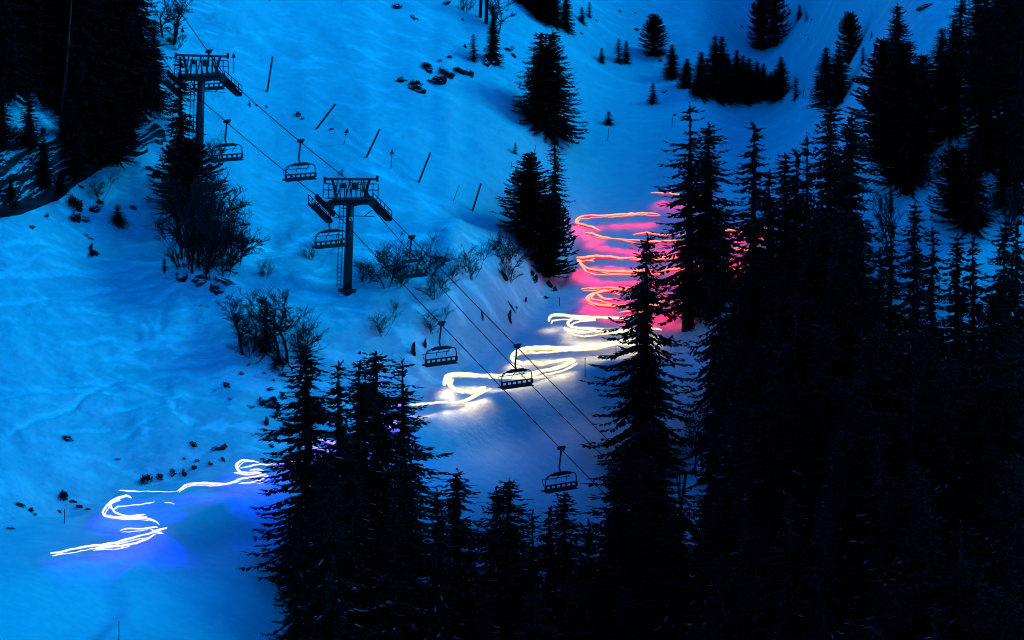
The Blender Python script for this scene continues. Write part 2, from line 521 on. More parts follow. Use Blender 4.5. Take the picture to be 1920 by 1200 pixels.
def ground(px, py):
    h = bvt.ray_cast(Vector((0, 0, 0)) + ray(px, py) * 150, ray(px, py).normalized())
    if h[0] is None: return P(px, py, 330), 330, Vector((0, 0, 1))
    p = h[0]
    return p, p.dot(FWD), h[1] if h[1].z > 0 else -h[1]


def gz(x, y):
    h = bvt.ray_cast(Vector((x, y, 500)), Vector((0, 0, -1)))
    return h[0].z if h[0] is not None else 0.0

#@@TERRAIN_END

# ------------------------------------------------------------------ tree templates
def crown_gen(H, Rb, seed, gap, shape='spruce', dens=1.0, z0=0.06, ragged=0.3, droop=1.0, tops=1, leaf=1.0, pw=0.70):
    """needle foliage: whorls of branches carrying small needle sprays; returns crown and snow builders"""
    r = random.Random(seed)
    mb = MB(); sn = MB()

    def leaf_q(p, d, ln, wd, side):
        a = p; t = p + d * ln
        m = p + d * (ln * 0.45)
        s_ = side * wd
        mb.add([a, m + s_, t, m - s_], [(0, 1, 2, 3)])

    def branch(p0, az, L_, el0, t):
        n = max(2, int(L_ / (0.22 / dens)))
        dirh = Vector((math.cos(az), math.sin(az), 0))
        sideh = Vector((-math.sin(az), math.cos(az), 0))
        p = Vector(p0); seg = L_ / n
        wave = r.uniform(-0.25, 0.25)
        prev = p.copy(); snowy = False; bsn = r.random() < 0.85
        for i in range(n + 1):
            s_ = i / n
            el = el0 - droop * 0.55 * math.sin(PI * min(1, s_ * 1.1)) + 0.55 * max(0, s_ - 0.55) * 2 * (0.22 if shape == 'spruce' else 1.0)
            d = (dirh + sideh * wave * s_) * math.cos(el) + Vector((0, 0, math.sin(el)))
            d.normalize()
            # hanging sprays on both sides
            spread = (1 - s_) * 0.48 + 0.34
            for sg in (-1, 1):
                for q in range(3 if s_ < 0.7 else 2):
                    a = r.uniform(0.45, 1.15)
                    dd = d * math.cos(a) + sideh * (sg * math.sin(a)) + Vector((0, 0, r.uniform(-1.15, 0.0) * droop if shape == 'spruce' else r.uniform(-0.3, 0.5)))
                    dd.normalize()
                    ln = leaf * min(0.62, L_ * 0.45 + 0.08) * spread * r.uniform(0.6, 1.4)
                    sd_ = dd.cross(Vector((r.uniform(-.6, .6), r.uniform(-.6, .6), 1))).normalized()
                    leaf_q(p + d * r.uniform(-seg / 2, seg / 2), dd, ln, leaf * r.uniform(0.04, 0.08), sd_)
            # tuft along the axis
            dd = (d + Vector((r.uniform(-.3, .3), r.uniform(-.3, .3), r.uniform(-.35, .25)))).normalized()
            leaf_q(p, dd, leaf * r.uniform(0.25, 0.42), leaf * 0.075, dd.cross(Vector((r.uniform(-1, 1), r.uniform(-1, 1), 1))).normalized())
            snowy = (r.random() < 0.22 or (snowy and r.random() < 0.6)) and abs(d.z) < 0.3
            if i and snowy and t < 0.7 and bsn:
                # a little snow left lying on the bough
                w_ = r.uniform(0.02, 0.04); up = Vector((0, 0, r.uniform(0.025, 0.055)))
                sn.add([prev - sideh * w_, prev + up, p + up * 0.8, p - sideh * w_, prev + sideh * w_, p + sideh * w_], [(0, 1, 2, 3), (1, 4, 5, 2)])
            prev = p.copy()
            p = p + d * seg
        # woody axis
        a = Vector(p0); b_ = p
        sd_ = sideh * 0.02
        mb.add([a - sd_, a + sd_, a + (b_ - a) * 0.6 + Vector((0, 0, -0.02))], [(0, 1, 2)])

    sd = seed % 97
    leaders = [(0.0, 0.0, 1.0)] if tops == 1 else [(-0.55, 0.1, 0.97), (0.6, -0.1, 1.0)]
    for (lx, ly, hs) in leaders:
        z = H * z0
        k = r.random() * 6
        while z < H * hs * 0.985:
            t = z / (H * hs)
            if shape == 'spruce':
                Lm = Rb * (1 - t) ** pw * (1.0 if pw > 0.75 else 0.6 + 0.4 * min(1, t / 0.15)) + 0.10
            elif shape == 'column':
                Lm = Rb * (0.62 + 0.38 * math.sin(PI * min(1, t * 1.1))) * (1 - t ** 5) * (1 - 0.35 * t) + 0.12
            else:   # stone pine, egg-shaped crown
                Lm = Rb * (math.sin(PI * (0.20 + 0.78 * t)) ** 0.6) * (1.0 - 0.2 * t) + 0.08
            nb = max(4, int(round((5 + 2.5 * (1 - t)) * (1.0 if shape == 'spruce' and pw < 0.75 else 1.4))))
            for i in range(nb):
                k += 2.39996
                env = 1 + ragged * 1.1 * noise.noise(Vector((math.cos(k) * 0.9 + sd, math.sin(k) * 0.9, z * 0.75)))
                if ragged > 0.4 and noise.noise(Vector((math.cos(k) * 0.7, sd + math.sin(k) * 0.7, z * 0.45))) > 0.28: continue
                L_ = Lm * r.uniform(1 - ragged * 0.6, 1 + ragged * 0.35) * env
                if r.random() < 0.06 * ragged * 3: L_ *= 0.5
                el = (0.35 * t - 0.22 * (1 - t)) if shape == 'spruce' else (0.15 + 0.5 * t)
                zz = z + r.uniform(-gap, gap) * 0.5
                off = 1 - t if tops > 1 else 0
                branch((lx * (0.4 + 0.6 * t), ly, zz), k + r.uniform(-.3, .3), L_, el + r.uniform(-.2, .2), t)
            z += gap * (1.15 - 0.55 * t) * r.uniform(0.5, 1.5)
        # leader
        for i in range(8):
            z_ = H * hs * (0.95 + 0.055 * i / 8)
            a = i * 2.4
            leaf_q(Vector((lx, ly, z_)), Vector((math.cos(a) * 0.35, math.sin(a) * 0.35, 0.9)).normalized(), 0.25, 0.05, Vector((-math.sin(a), math.cos(a), 0)))
    return mb, sn


def trunk_mesh(H, r0, seed, tops=1):
    r = random.Random(seed)
    mb = MB()
    leaders = [0.0] if tops == 1 else [-0.55, 0.6]
    for lx in leaders:
        n = 9
        pts = []
        for i in range(n + 1):
            t = i / n
            pts.append((lx * (0.4 + 0.6 * t) + r.uniform(-.03, .03), r.uniform(-.03, .03), -0.8 + (H * 0.99 + 0.8) * t))
        mb.tube(pts, [r0 * (1.25 if i == 0 else 1) * (1 - 0.93 * i / n) for i in range(n + 1)], 7)
    return mb


TPL = {}
def template(key, H, Rb, name, **kw):
    tops = kw.get('tops', 1)
    c, s = crown_gen(H, Rb, sum(map(ord, key)) * 7, **kw)
    mat = M['pine'] if kw.get('shape') == 'pine' else M['needle']
    plain = c.mesh('crown', mat)
    snowy = None
    if kw.get('shape', 'spruce') == 'spruce':
        nf = len(c.f)
        c.add(s.v, s.f)
        snowy = c.mesh('crown', [mat, M['dust']])
        mi = np.zeros(len(c.f), np.int32); mi[nf:] = 1
        snowy.polygons.foreach_set('material_index', mi)
    TPL[key] = dict(H=H, R=Rb, crown=plain, snowy=snowy or plain,
                    trunk=trunk_mesh(H, 0.016 * H, len(key), tops).mesh('trunk', M['bark']), name=name)


template('tall', 17, 2.5, 'spruce_tree', gap=0.31, ragged=0.45, droop=1.15, z0=0.05)
template('tallb', 17, 2.9, 'spruce_tree', gap=0.34, ragged=0.5, droop=1.3, z0=0.04)
template('slim', 15, 1.55, 'spruce_tree', gap=0.36, ragged=0.5, droop=1.2, z0=0.05)
template('ragged', 16, 2.2, 'spruce_tree', gap=0.48, ragged=0.6, droop=1.1, z0=0.10)
template('dense', 11, 2.5, 'spruce_tree', pw=0.8, gap=0.27, ragged=0.26, droop=0.75, z0=0.005)
template('young', 6, 1.5, 'spruce_tree', pw=0.8, gap=0.27, ragged=0.38, droop=0.6, z0=0.0, leaf=0.8)
template('youngb', 6, 1.15, 'spruce_tree', pw=0.8, gap=0.29, ragged=0.45, droop=0.8, z0=0.0, leaf=0.75)
template('twin', 9.5, 2.7, 'spruce_tree', pw=0.8, gap=0.27, ragged=0.24, droop=0.7, z0=0.005, tops=2)
template('pine', 9, 2.0, 'stone_pine_tree', gap=0.33, shape='pine', ragged=0.2, droop=0.35, z0=0.03, leaf=1.25)
template('pineb', 9, 2.1, 'stone_pine_tree', gap=0.36, shape='pine', ragged=0.32, droop=0.4, z0=0.04, leaf=1.2)
template('column', 14, 1.9, 'stone_pine_tree', gap=0.36, shape='column', ragged=0.3, droop=0.5, z0=0.02, leaf=1.2)
trng = random.Random(11)


def put_tree(key, loc, H, rad=None, label=None, cat=None, group=None, snow=False, lean=0.0):
    T = TPL[key]
    e = empty(T['name'], loc, trng.uniform(0, 6.28))
    k = H / T['H']
    kr = (1.22 * rad / T['R']) if rad else k * 1.05
    e.scale = (kr, kr, k)
    if H > 8: lean = lean or trng.gauss(0, 0.018)
    if lean: e.rotation_euler[1] = lean
    link_part('trunk', T['trunk'], e)
    link_part('crown', T['snowy'] if snow else T['crown'], e)
    tag(e, label, cat or ('stone pine' if 'pine' in T['name'] else 'spruce tree'), group)
    return e


def tree_base(key, px, py_b, py_t, wpx, label, group=None, sink=0.15, **kw):
    """tree standing where the pixel (px, py_b) meets the snow"""
    p, d, n = ground(px, py_b)
    H = (py_b - py_t) * d / FPX / math.cos(PITCH) + sink
    return put_tree(key, (p.x, p.y, p.z - sink), H, wpx / 2 * d / FPX, label, None, group, **kw)


def tree_top(key, px, py_t, d, wpx, label, group=None, hmin=7, hmax=24, dmax=335, **kw):
    """tree whose foot is hidden: its top is at (px, py_t) at distance d and it stands on the slope"""
    Ht = trng.uniform(13.5, 18.5)
    best = None
    for dd in np.arange(214, dmax, 1.5):
        p = P(px, py_t, dd)
        zg = gz(p.x, p.y)
        H = p.z - zg
        if best is None or abs(H - Ht) < best[0]: best = (abs(H - Ht), p, zg, H, dd)
    if best[0] > (8 if dmax > 330 else 20): return None
    _, p, zg, H, dd = best
    return put_tree(key, (p.x, p.y, zg - 0.2), H + 0.2, max(wpx * 0.70 * dd / FPX, (0.10 if key == 'slim' else 0.14) * H) if wpx else trng.uniform(0.13, 0.18) * H, label, None, group, **kw)


SPR = 'spruces crowding the lower slope'
# --- left foot-of-frame cluster
for (k, px, pt, d, w_, lab) in [
    ('tall', 582, 652, 246, 165, 'broad leftmost spruce of the foreground cluster, beside the blue light line'),
    ('slim', 631, 682, 250, 85, 'slim spruce rising second from the left in the foreground cluster'),
    ('slim', 665, 680, 248, 100, 'narrow spruce in the middle of the left foreground cluster'),
    ('tallb', 702, 656, 244, 175, 'tallest wide spruce in the middle of the foreground cluster, below the bare bushes'),
    ('ragged', 755, 674, 247, 135, 'loose-branched spruce at the right edge of the left foreground cluster'),
    ('tall', 822, 918, 238, 110, 'short spruce just left of the pointed spruce at the bottom middle'),
    ('tall', 858, 882, 240, 150, 'pointed spruce at the bottom middle, right of the left cluster'),
    ('tallb', 931, 914, 240, 140, 'spruce with a slightly lower tip, left one of a touching pair at bottom centre'),
    ('tall', 953, 900, 239, 150, 'spruce with the higher tip of the touching pair at bottom centre'),
    ('ragged', 998, 956, 236, 90, 'thin-topped small spruce left of the spruce under the lowest chair'),
    ('slim', 1023, 958, 240, 90, 'small slender spruce second to the left of the one under the lowest chair'),
    ('tall', 1058, 921, 238, 130, 'spruce whose tip touches the lowest chairlift chair'),
    ('young', 1097, 988, 234, 90, 'low spruce tip between the lowest chair and the dark forest'),
]:
    tree_top(k, px, pt, d, w_, lab, SPR, snow=True)
r_ = random.Random(5)
for i in range(26):
    px = r_.uniform(560, 1120)
    line = np.interp(px, [560, 620, 760, 800, 830, 1000, 1120], [800, 790, 830, 960, 985, 1010, 1060])
    pt = line + r_.uniform(15, 150)
    tree_top(r_.choice(['tall', 'tallb', 'slim', 'ragged']), px, pt, r_.uniform(222, 244), None,
             'black spruce packed among the foreground trees along the bottom edge', SPR, 6, 18, snow=True)
# dense low pine sticking out at the cluster's lower left
tree_base('pine', 585, 1140, 985, 130, 'low rounded pine bush at the foot of the left foreground cluster')
tree_base('pineb', 640, 1190, 1020, 140, 'dark bushy pine in the lower left of the foreground cluster')
tree_base('young', 668, 1205, 1085, 100, 'small dark spruce at the bottom edge under the left cluster')

# --- the big right-hand mass: individual tops against the snow
RG = 'spruces of the right-hand forest'
for (k, px, pt, d, w_, lab) in [
    ('tallb', 1207, 440, 252, 160, 'tall lone-topped spruce in front of the white and pink light lines'),
    ('ragged', 1293, 195, 268, 120, 'very tall spruce with a broken thick tip above the pink light line'),
    ('tallb', 1331, 232, 266, 150, 'tall wide-limbed spruce directly right of the broken-tipped one'),
    ('slim', 1415, 235, 264, 95, 'thin spire-like spruce standing clear of the forest edge'),
    ('slim', 1442, 322, 262, 85, 'lower slim spruce just right of the thin spire'),
    ('tall', 1474, 286, 262, 110, 'spruce right of the thin spire with its tip on the piste edge'),
    ('slim', 1494, 284, 264, 80, 'narrow spruce behind the spire row at the forest edge'),
    ('ragged', 1514, 252, 266, 70, 'sparse thin-topped spruce beside the tall layered one at the forest edge'),
    ('tall', 1549, 186, 268, 120, 'tall layered spruce whose tip reaches below the twin spruces on the bench'),
    ('slim', 1583, 238, 266, 95, 'spruce leaning on the left side of the widest dark tree'),
    ('tall', 1602, 215, 270, 110, 'spruce pressed against the left flank of the widest dark tree'),
    ('tallb', 1160, 870, 238, 120, 'drooping spruce low in front of the third lift pylon'),
    ('tallb', 1205, 800, 234, 240, 'wide spruce at the bottom with long boughs reaching left, right of the lowest chair'),
    ('slim', 1640, 470, 258, 90, 'spruce with its tip against the open snow at right'),
    ('slim', 1672, 420, 262, 80, 'thin spruce left of the snow gully at right'),
    ('tall', 1718, 380, 264, 90, 'layered spruce at the left of the paired pines'),
    ('slim', 1752, 430, 256, 80, 'small spruce tip low in the snow gully at right'),
    ('tall', 1797, 440, 254, 100, 'spruce tip right below the paired pines'),
    ('slim', 1833, 448, 254, 80, 'slim spruce below the right snow strip'),
    ('tall', 1886, 410, 252, 110, 'tall grey spruce near the right edge, below the snow strip'),
    ('slim', 1908, 415, 254, 90, 'slim spruce touching the right edge of the picture'),
    ('slim', 1560, 400, 258, 100, 'dark spruce tip in the middle of the forest under the layered spruce'),
]:
    tree_top(k, px, pt, d, w_, lab, RG, 8, 34, snow=(pt > 350))
for (k, px, pt, w_, lab) in [
    ('tallb', 1150, 868, 110, 'drooping spruce low in front of the left end of the lowest pylon'),
    ('tall', 1222, 850, 130, 'spruce standing before the mast of the lowest pylon'),
    ('tall', 1262, 960, 150, 'lower spruce in front of the right half of the lowest pylon'),
    ('tallb', 1325, 930, 170, 'spruce just right of the lowest pylon where snow shows through'),
]:
    tree_top(k, px, pt, 0, w_, lab, RG, 12, 20, dmax=277, snow=True)
r_ = random.Random(21)
cnt = 0
for i in range(3000):
    px = r_.uniform(1130, 1960)
    line = np.interp(px, [1130, 1200, 1245, 1290, 1370, 1420, 1500, 1600, 1640, 1690, 1740, 1800, 1960],
                     [960, 900, 700, 440, 370, 420, 350, 340, 470, 520, 520, 500, 490])
    pt = r_.uniform(line + 5, 1180)
    if r_.random() < (pt - line) / 1100: continue
    if 1235 < px < 1345 and 430 < pt < 985: continue
    if 1655 < px < 1745 and pt < 600: continue
    if 1655 < px < 1930 and pt < 520: continue
    o = tree_top(r_.choice(['tall', 'tallb', 'slim', 'ragged', 'tall', 'tallb']), px, pt, 0, None,
                 'black spruce deep inside the dark forest filling the lower right', RG, 8, 20 + r_.uniform(-2, 5), snow=(r_.random() < 0.75))
    if o: cnt += 1
    if cnt >= 165: break

# --- upper right stand
UR = 'conifers high on the right-hand slope'
for (k, px, pb, pt, w_, lab) in [
    ('dense', 1548, 192, 90, 62, 'left one of the twin spruces on the bench right of the grove'),
    ('dense', 1572, 193, 92, 70, 'right one of the twin spruces on the bench right of the grove'),
    ('youngb', 1533, 168, 143, 18, 'tiny spruce beside the twin spruces'),
    ('pine', 1593, 116, 27, 46, 'rounded stone pine standing alone above the widest dark tree'),
    ('youngb', 1618, 118, 88, 16, 'thin young spruce at the foot of the rounded pine'),
    ('dense', 1682, 240, 12, 100, 'spruce with a star-like spreading tip rising above the widest dark tree'),
    ('column', 1652, 300, 75, 110, 'broad black stone pine on the left of the widest dark clump'),
    ('column', 1690, 345, 80, 120, 'broad black stone pine in the centre of the widest dark clump'),
    ('column', 1726, 285, 105, 95, 'broad black stone pine on the right of the widest dark clump'),
    ('tallb', 1700, 360, 150, 110, 'spruce skirting the foot of the widest dark clump'),
    ('dense', 1764, 190, 55, 75, 'dark spruce left of the tall right-edge group'),
    ('dense', 1786, 249, 38, 85, 'spruce whose foot rests on the lit snow at upper right'),
    ('tall', 1826, 200, -30, 100, 'tall spruce cut by the top edge at right, beside the near-black trunks'),
    ('tall', 1840, 285, 60, 95, 'spruce standing over the curved snow strip at right'),
    ('tall', 1853, 318, 110, 85, 'spruce at the top of the curved snow strip near the right edge'),
    ('pineb', 1790, 418, 280, 85, 'rounded pine of the pair in the right snow gully'),
    ('dense', 1824, 425, 254, 90, 'pointed spruce of the pair in the right snow gully'),
    ('dense', 1884, 380, 268, 60, 'dark spruce right of the snow strip near the right edge'),
    ('young', 1670, 398, 342, 14, 'tiny spruce on the snow under the widest dark clump'),
]:
    tree_base(k, px, pb, pt, w_, lab, UR)
for (px, pb, pt, w_) in [(1868, 170, -90, 120), (1890, 260, -60, 120), (1912, 330, -20, 120), (1880, 90, -120, 110), (1845, 130, -80, 90), (1908, 180, -120, 120), (1800, 130, -20, 80), (1930, 270, 0, 110), (1908, 400, 180, 80)]:
    tree_base('tall' if px % 4 else 'tallb', px, pb, pt, w_, 'black spruce in the closed stand along the top right edge', UR)

# --- grove on the bench
GR = 'young spruces of the grove on the bench'
gl = ['leftmost low', 'second low', 'left of the two highest', 'right of the two highest', 'shoulder-high', 'slim middle', 'short middle',
      'broad middle', 'narrow right-centre', 'thin right-centre', 'squat right', 'low right', 'tallest at the right end']
for i, (px, pt, w_) in enumerate([(1288, 110, 34), (1314, 98, 40), (1340, 68, 44), (1353, 69, 42), (1364, 100, 40), (1381, 94, 38), (1393, 104, 34),
                                  (1404, 110, 44), (1419, 115, 34), (1431, 120, 32), (1445, 135, 30), (1453, 132, 30), (1464, 107, 40)]):
    pb = [166, 176, 182, 184, 185, 186, 186, 186, 185, 184, 183, 182, 180][i] + trng.uniform(-2, 2)
    tree_base('dense', px, pb, pt, w_ * 1.15, 'the ' + gl[i] + ' young spruce of the grove on the curved bench', GR)
for px, pb, pt, w_ in [(1326, 168, 112, 36), (1374, 176, 122, 40), (1418, 178, 140, 36), (1440, 178, 146, 30), (1284, 160, 122, 24), (1311, 176, 124, 34)]:
    tree_base('young', px, pb, pt, w_, 'dark young spruce filling the inside of the grove on the bench', GR)
tree_base('youngb', 1492, 184, 146, 20, 'lone young spruce right of the grove on the bench')

# --- open slope trees
for (k, px, pb, pt, w_, lab) in [
    ('twin', 1024, 240, 60, 122, 'large dark spruce with two tips alone on the open slope'),
    ('column', 992, 462, 288, 100, 'broad black stone pine above the bank'),
    ('pine', 1028, 516, 372, 90, 'dark pine leaning out on the bank crest under the broad black pine'),
    ('slim', 1040, 440, 262, 60, 'ragged narrow spruce behind the broad black stone pine'),
    ('pine', 1226, 103, 30, 46, 'rounded stone pine on the upper slope left of the grove'),
    ('dense', 1260, 145, 84, 38, 'small spruce at the left end of the grove ridge'),
    ('youngb', 1160, 118, 73, 20, 'left of two young spruces close together on the upper slope'),
    ('young', 1174, 118, 77, 22, 'right of two young spruces close together on the upper slope'),
    ('young', 1128, 116, 91, 17, 'small young spruce left of the close pair on the upper slope'),
    ('young', 1091, 41, 14, 18, 'young spruce left of its pointed neighbour near the top edge'),
    ('youngb', 1105, 32, 4, 14, 'pointed narrow young spruce near the top edge'),
    ('dense', 1061, 54, -12, 34, 'spruce at the right end of the group on the top edge'),
    ('young', 1224, 194, 156, 21, 'short young spruce on the slope below the rounded pine'),
    ('young', 1141, 233, 210, 22, 'tiny bushy spruce on the slope right of the two-tipped spruce'),
    ('youngb', 966, 288, 268, 12, 'tiny spruce above the broad black stone pine'),
    ('dense', 925, 116, 26, 36, 'dark spruce standing on the rocky ledge below the wooden mast'),
    ('youngb', 888, 114, 65, 24, 'thin bushy spruce left of the rocky ledge spruce'),
    ('pine', 1427, 92, -14, 42, 'left of the two rounded pines close together at the top edge'),
    ('pineb', 1452, 86, -18, 50, 'right of the two rounded pines close together at the top edge'),
    ('young', 1499, 34, 9, 15, 'small spruce higher left of two tiny ones at the top right'),
    ('youngb', 1512, 39, 23, 9, 'tiny spruce right of the small one at the top right'),
    ('youngb', 1634, 71, 59, 7, 'speck-sized spruce on the far upper slope right of the lone rounded pine'),
    ('slim', 338, 410, 112, 90, 'slender dark spruce left of the upper lift pylon'),
    ('pineb', 350, 392, 265, 120, 'low bushy pine at the foot of the slender dark spruce'),
    ('youngb', 499, 660, 562, 44, 'young spruce between the bare bushes on the left bank'),
    ('young', 221, 419, 385, 34, 'small round young spruce on the snow left of the bare tree thicket'),
    ('youngb', 308, 507, 484, 14, 'tiny spruce seedling beside the bare tree thicket'),
    ('youngb', 936, 456, 432, 16, 'tiny spruce above the bare bush on the bank'),
]:
    tree_base(k, px, pb, pt, w_, lab)
for i, (k, px, pb, pt, w_) in enumerate([('dense', 1008, 30, -45, 50), ('pine', 1026, 44, -30, 44), ('dense', 1040, 46, -25, 36), ('dense', 988, 8, -45, 40), ('pine', 975, 4, -35, 34), ('dense', 1018, 20, -40, 44)]):
    tree_base(k, px, pb, pt, w_, 'dark conifer in the close group cut by the top edge', 'conifers of the group at the top edge')

# --- forest above the cliff, top left
LF = 'spruces of the forest above the cliff'
for (k, px, pb, pt, w_, lab) in [
    ('tallb', 250, 215, -120, 130, 'tall spruce at the right edge of the cliff-top forest'),
    ('dense', 288, 198, 50, 70, 'shorter spruce standing right of the cliff-top forest'),
]:
    tree_base(k, px, pb, pt, w_, lab, LF)
r_ = random.Random(3)
for i in range(44):
    px = r_.uniform(-30, 245)
    pb = r_.uniform(60, np.interp(px, [0, 60, 150, 240], [205, 215, 262, 250]))
    tree_base(r_.choice(['tall', 'tallb', 'tall', 'ragged']), px, pb, pb - r_.uniform(200, 360), r_.uniform(90, 140),
              'black spruce of the dense forest above the cliff at the top left', LF)

# ------------------------------------------------------------------ bare deciduous shrubs
def twig_gen(seed, H, stems, spread, depth=4, r0=0.05, fan=0.5):
    r = random.Random(seed)
    mb = MB()

    def grow(p, d, ln, rad, lev):
        n = 3 if lev > 0 else 2
        pts = [p]; q = Vector(p); dd = Vector(d)
        for i in range(n):
            dd = (dd + Vector((r.uniform(-.22, .22), r.uniform(-.22, .22), r.uniform(-.12, .12)))).normalized()
            q = q + dd * ln / n
            pts.append(q.copy())
        mb.tube(pts, [max(0.0065, rad * (1 - 0.5 * i / n)) for i in range(n + 1)], 3, cap=False)
        if lev <= 0: return
        for i in range(r.randint(4, 5)):
            j = r.randint(1, n)
            a = r.uniform(0, 6.28)
            side = Vector((math.cos(a), math.sin(a), r.uniform(-0.25, 0.45)))
            grow(pts[j], (dd + side * r.uniform(fan * 0.7, fan * 1.7)).normalized(), ln * r.uniform(0.42, 0.72), rad * 0.5, lev - 1)
    for i in range(stems):
        a = r.uniform(0, 6.28); s = r.uniform(0.1, 1) * spread
        d = Vector((math.cos(a) * s, math.sin(a) * s, 1)).normalized()
        grow(Vector((math.cos(a) * 0.15, math.sin(a) * 0.15, -0.25)), d, H * 0.42 * r.uniform(0.7, 1.15), r0 * r.uniform(0.7, 1.1), depth - 1)
    return mb


SHR = [twig_gen(1, 3.0, 5, 0.5, 5, 0.04, 0.62).mesh('bare_shrub', M['twig']),
       twig_gen(2, 3.0, 8, 0.7, 4, 0.028, 0.6).mesh('bare_shrub', M['twig']),
       twig_gen(3, 3.0, 3, 0.35, 5, 0.05, 0.75).mesh('bare_shrub', M['twig']),
       twig_gen(4, 3.0, 9, 1.1, 4, 0.028, 0.7).mesh('bare_shrub', M['twig'])]
SHD = []
for m_ in SHR:
    c_ = np.array([v.co[:] for v in m_.vertices])
    SHD.append((c_[:, 2].max(), np.percentile(np.abs(c_[:, :2]).max(1), 96)))
for (v, px, pb, h, wd, lab) in [
    (0, 722, 533, 92, 1.0, 'tall bare bush behind the chair right of the lower pylon'),
    (1, 748, 536, 62, 0.8, 'bare bush directly under the chair right of the lower pylon'),
    (0, 800, 520, 80, 1.0, 'large bare bush crossed by the cables right of the chair'),
    (3, 815, 555, 60, 1.0, 'low spreading bare bush under the cables'),
    (1, 684, 530, 46, 1.0, 'small bare bush right of the lower pylon mast'),
    (1, 582, 485, 34, 1.0, 'small bare bush left of the lower pylon'),
    (1, 497, 521, 40, 0.8, 'faint bare bush right of the big thicket'),
    (1, 717, 627, 52, 0.9, 'rounded bare bush on the bank below the lower pylon'),
    (1, 884, 518, 70, 1.0, 'fan-shaped bare bush on the bank left of the steep edge'),
    (1, 846, 520, 38, 0.9, 'little bare bush where the cables cross the bank'),
    (0, 955, 505, 80, 0.9, 'bare bush on the bank edge left of the black pine'),
    (3, 952, 530, 55, 0.8, 'low bare bush hanging over the steep bank edge'),
    (1, 812, 622, 52, 1.0, 'bare bush just above the front chair on the left cable'),
    (2, 530, 668, 125, 1.0, 'tall bare birch-like bush right of the young spruce'),
    (0, 556, 690, 110, 1.0, 'bare bush rising behind the left foreground cluster'),
    (2, 461, 660, 95, 1.0, 'bare bush left of the young spruce on the bank'),
    (3, 470, 665, 60, 1.1, 'low tangled bush at the foot of the young spruce'),
    (2, 320, 75, 90, 1.0, 'bare bush above the upper pylon at the cliff forest'),
    (0, 330, 92, 40, 0.9, 'low bare bush just above the upper pylon beam'),
    (1, 187, 372, 48, 1.0, 'wispy bare shrub on the snow ledge below the cliff'),
    (2, 928, 60, 70, 0.8, 'leafless tree beside the wooden mast'),
    (1, 872, 22, 40, 0.9, 'bare bush left of the wooden mast at the top edge'),
    (1, 740, 580, 20, 0.8, 'tiny leaning bare twig bush on the bank'),
    (2, 1732, 352, 64, 0.8, 'pale bare shrub in front of the snow gully at right'),
    (2, 1668, 480, 120, 0.5, 'thin bare sapling in the right snow gully'),
    (2, 1888, 440, 90, 0.6, 'thin bare sapling near the right edge'),
    (2, 1312, 880, 130, 0.7, 'bare sapling beside the third lift pylon'),
    (1, 640, 330, 14, 0.8, 'tiny tuft of bare twigs among the marker poles'),
]:
    p, d, n = ground(px, pb)
    o = bpy.data.objects.new('bare_shrub', SHR[v]); col.objects.link(o)
    k = h * d / FPX / SHD[v][0]; k *= 1.15; kx_ = 0.6 * wd * h * d / FPX / SHD[v][1]
    o.location = p; o.scale = (kx_, kx_, k); o.rotation_euler = (0, 0, trng.uniform(0, 6.28))
    tag(o, lab, 'bare shrub')
for i, (px, pb, h) in enumerate([(345, 505, 175), (372, 510, 215), (398, 515, 200), (425, 512, 165), (442, 495, 130), (408, 460, 150), (405, 305, 70), (352, 480, 170), (385, 505, 160)]):
    p, d, n = ground(px, pb)
    o = bpy.data.objects.new('bare_shrub', SHR[[0, 2, 0, 3, 0, 2, 0, 2][i % 8]]); col.objects.link(o)
    v = [0, 2, 0, 3, 0, 2, 0, 2][i % 8]
    k = h * d / FPX / SHD[v][0] * 0.92; kx_ = 0.36 * h * d / FPX / SHD[v][1]
    o.location = p; o.scale = (kx_, kx_, k); o.rotation_euler = (trng.uniform(-.25, .25), trng.uniform(-.25, .25), trng.uniform(0, 6.28))
    tag(o, 'bare tree of the dark thicket under the upper pylon', 'bare shrub', 'bare trees of the thicket under the upper pylon')

# ------------------------------------------------------------------ rocks and dark dwarf bushes
def rock_mesh(seed, sx, sy, sz):
    bm = bmesh.new()
    bmesh.ops.create_icosphere(bm, subdivisions=3, radius=1)
    for v in bm.verts:
        c = v.co.copy()
        q = noise.cell(c * 1.6 + Vector((seed, 0, 0)))
        n_ = noise.fractal(c * 1.1 + Vector((seed * 3.7, 1, 2)), 0.8, 2.1, 4)
        v.co = c * (0.85 + 0.45 * n_ + 0.18 * q)
        v.co.x *= sx; v.co.y *= sy; v.co.z *= sz
    me = bpy.data.meshes.new('rock'); bm.to_mesh(me); bm.free()
    me.materials.append(M['rock'])
    return me


ROCK = [rock_mesh(i + 1, 1.0, 0.8, 0.62) for i in range(5)]


def bush_mesh(seed):
    r = random.Random(seed); mb = MB()
    for i in range(420):
        a = r.uniform(0, 6.28); e = r.uniform(0.0, 1.3)
        d = Vector((math.cos(a) * math.cos(e), math.sin(a) * math.cos(e) * 0.8, math.sin(e) * 0.75))
        rr = r.uniform(0.35, 1.0) * (1 + 0.35 * noise.noise(d * 2 + Vector((seed, 0, 0))))
        p = d * rr - Vector((0, 0, 0.1))
        dd = (d + Vector((r.uniform(-.6, .6), r.uniform(-.6, .6), r.uniform(-.2, .8)))).normalized()
        s = dd.cross(Vector((r.uniform(-1, 1), r.uniform(-1, 1), r.uniform(-1, 1)))).normalized() * r.uniform(0.04, 0.08)
        ln = r.uniform(0.2, 0.4)
        mb.add([p, p + dd * ln * .5 + s, p + dd * ln, p + dd * ln * .5 - s], [(0, 1, 2, 3)])
    return mb.mesh('dwarf_pine_bush', M['pine'])


BUSH = [bush_mesh(i + 2) for i in range(3)]


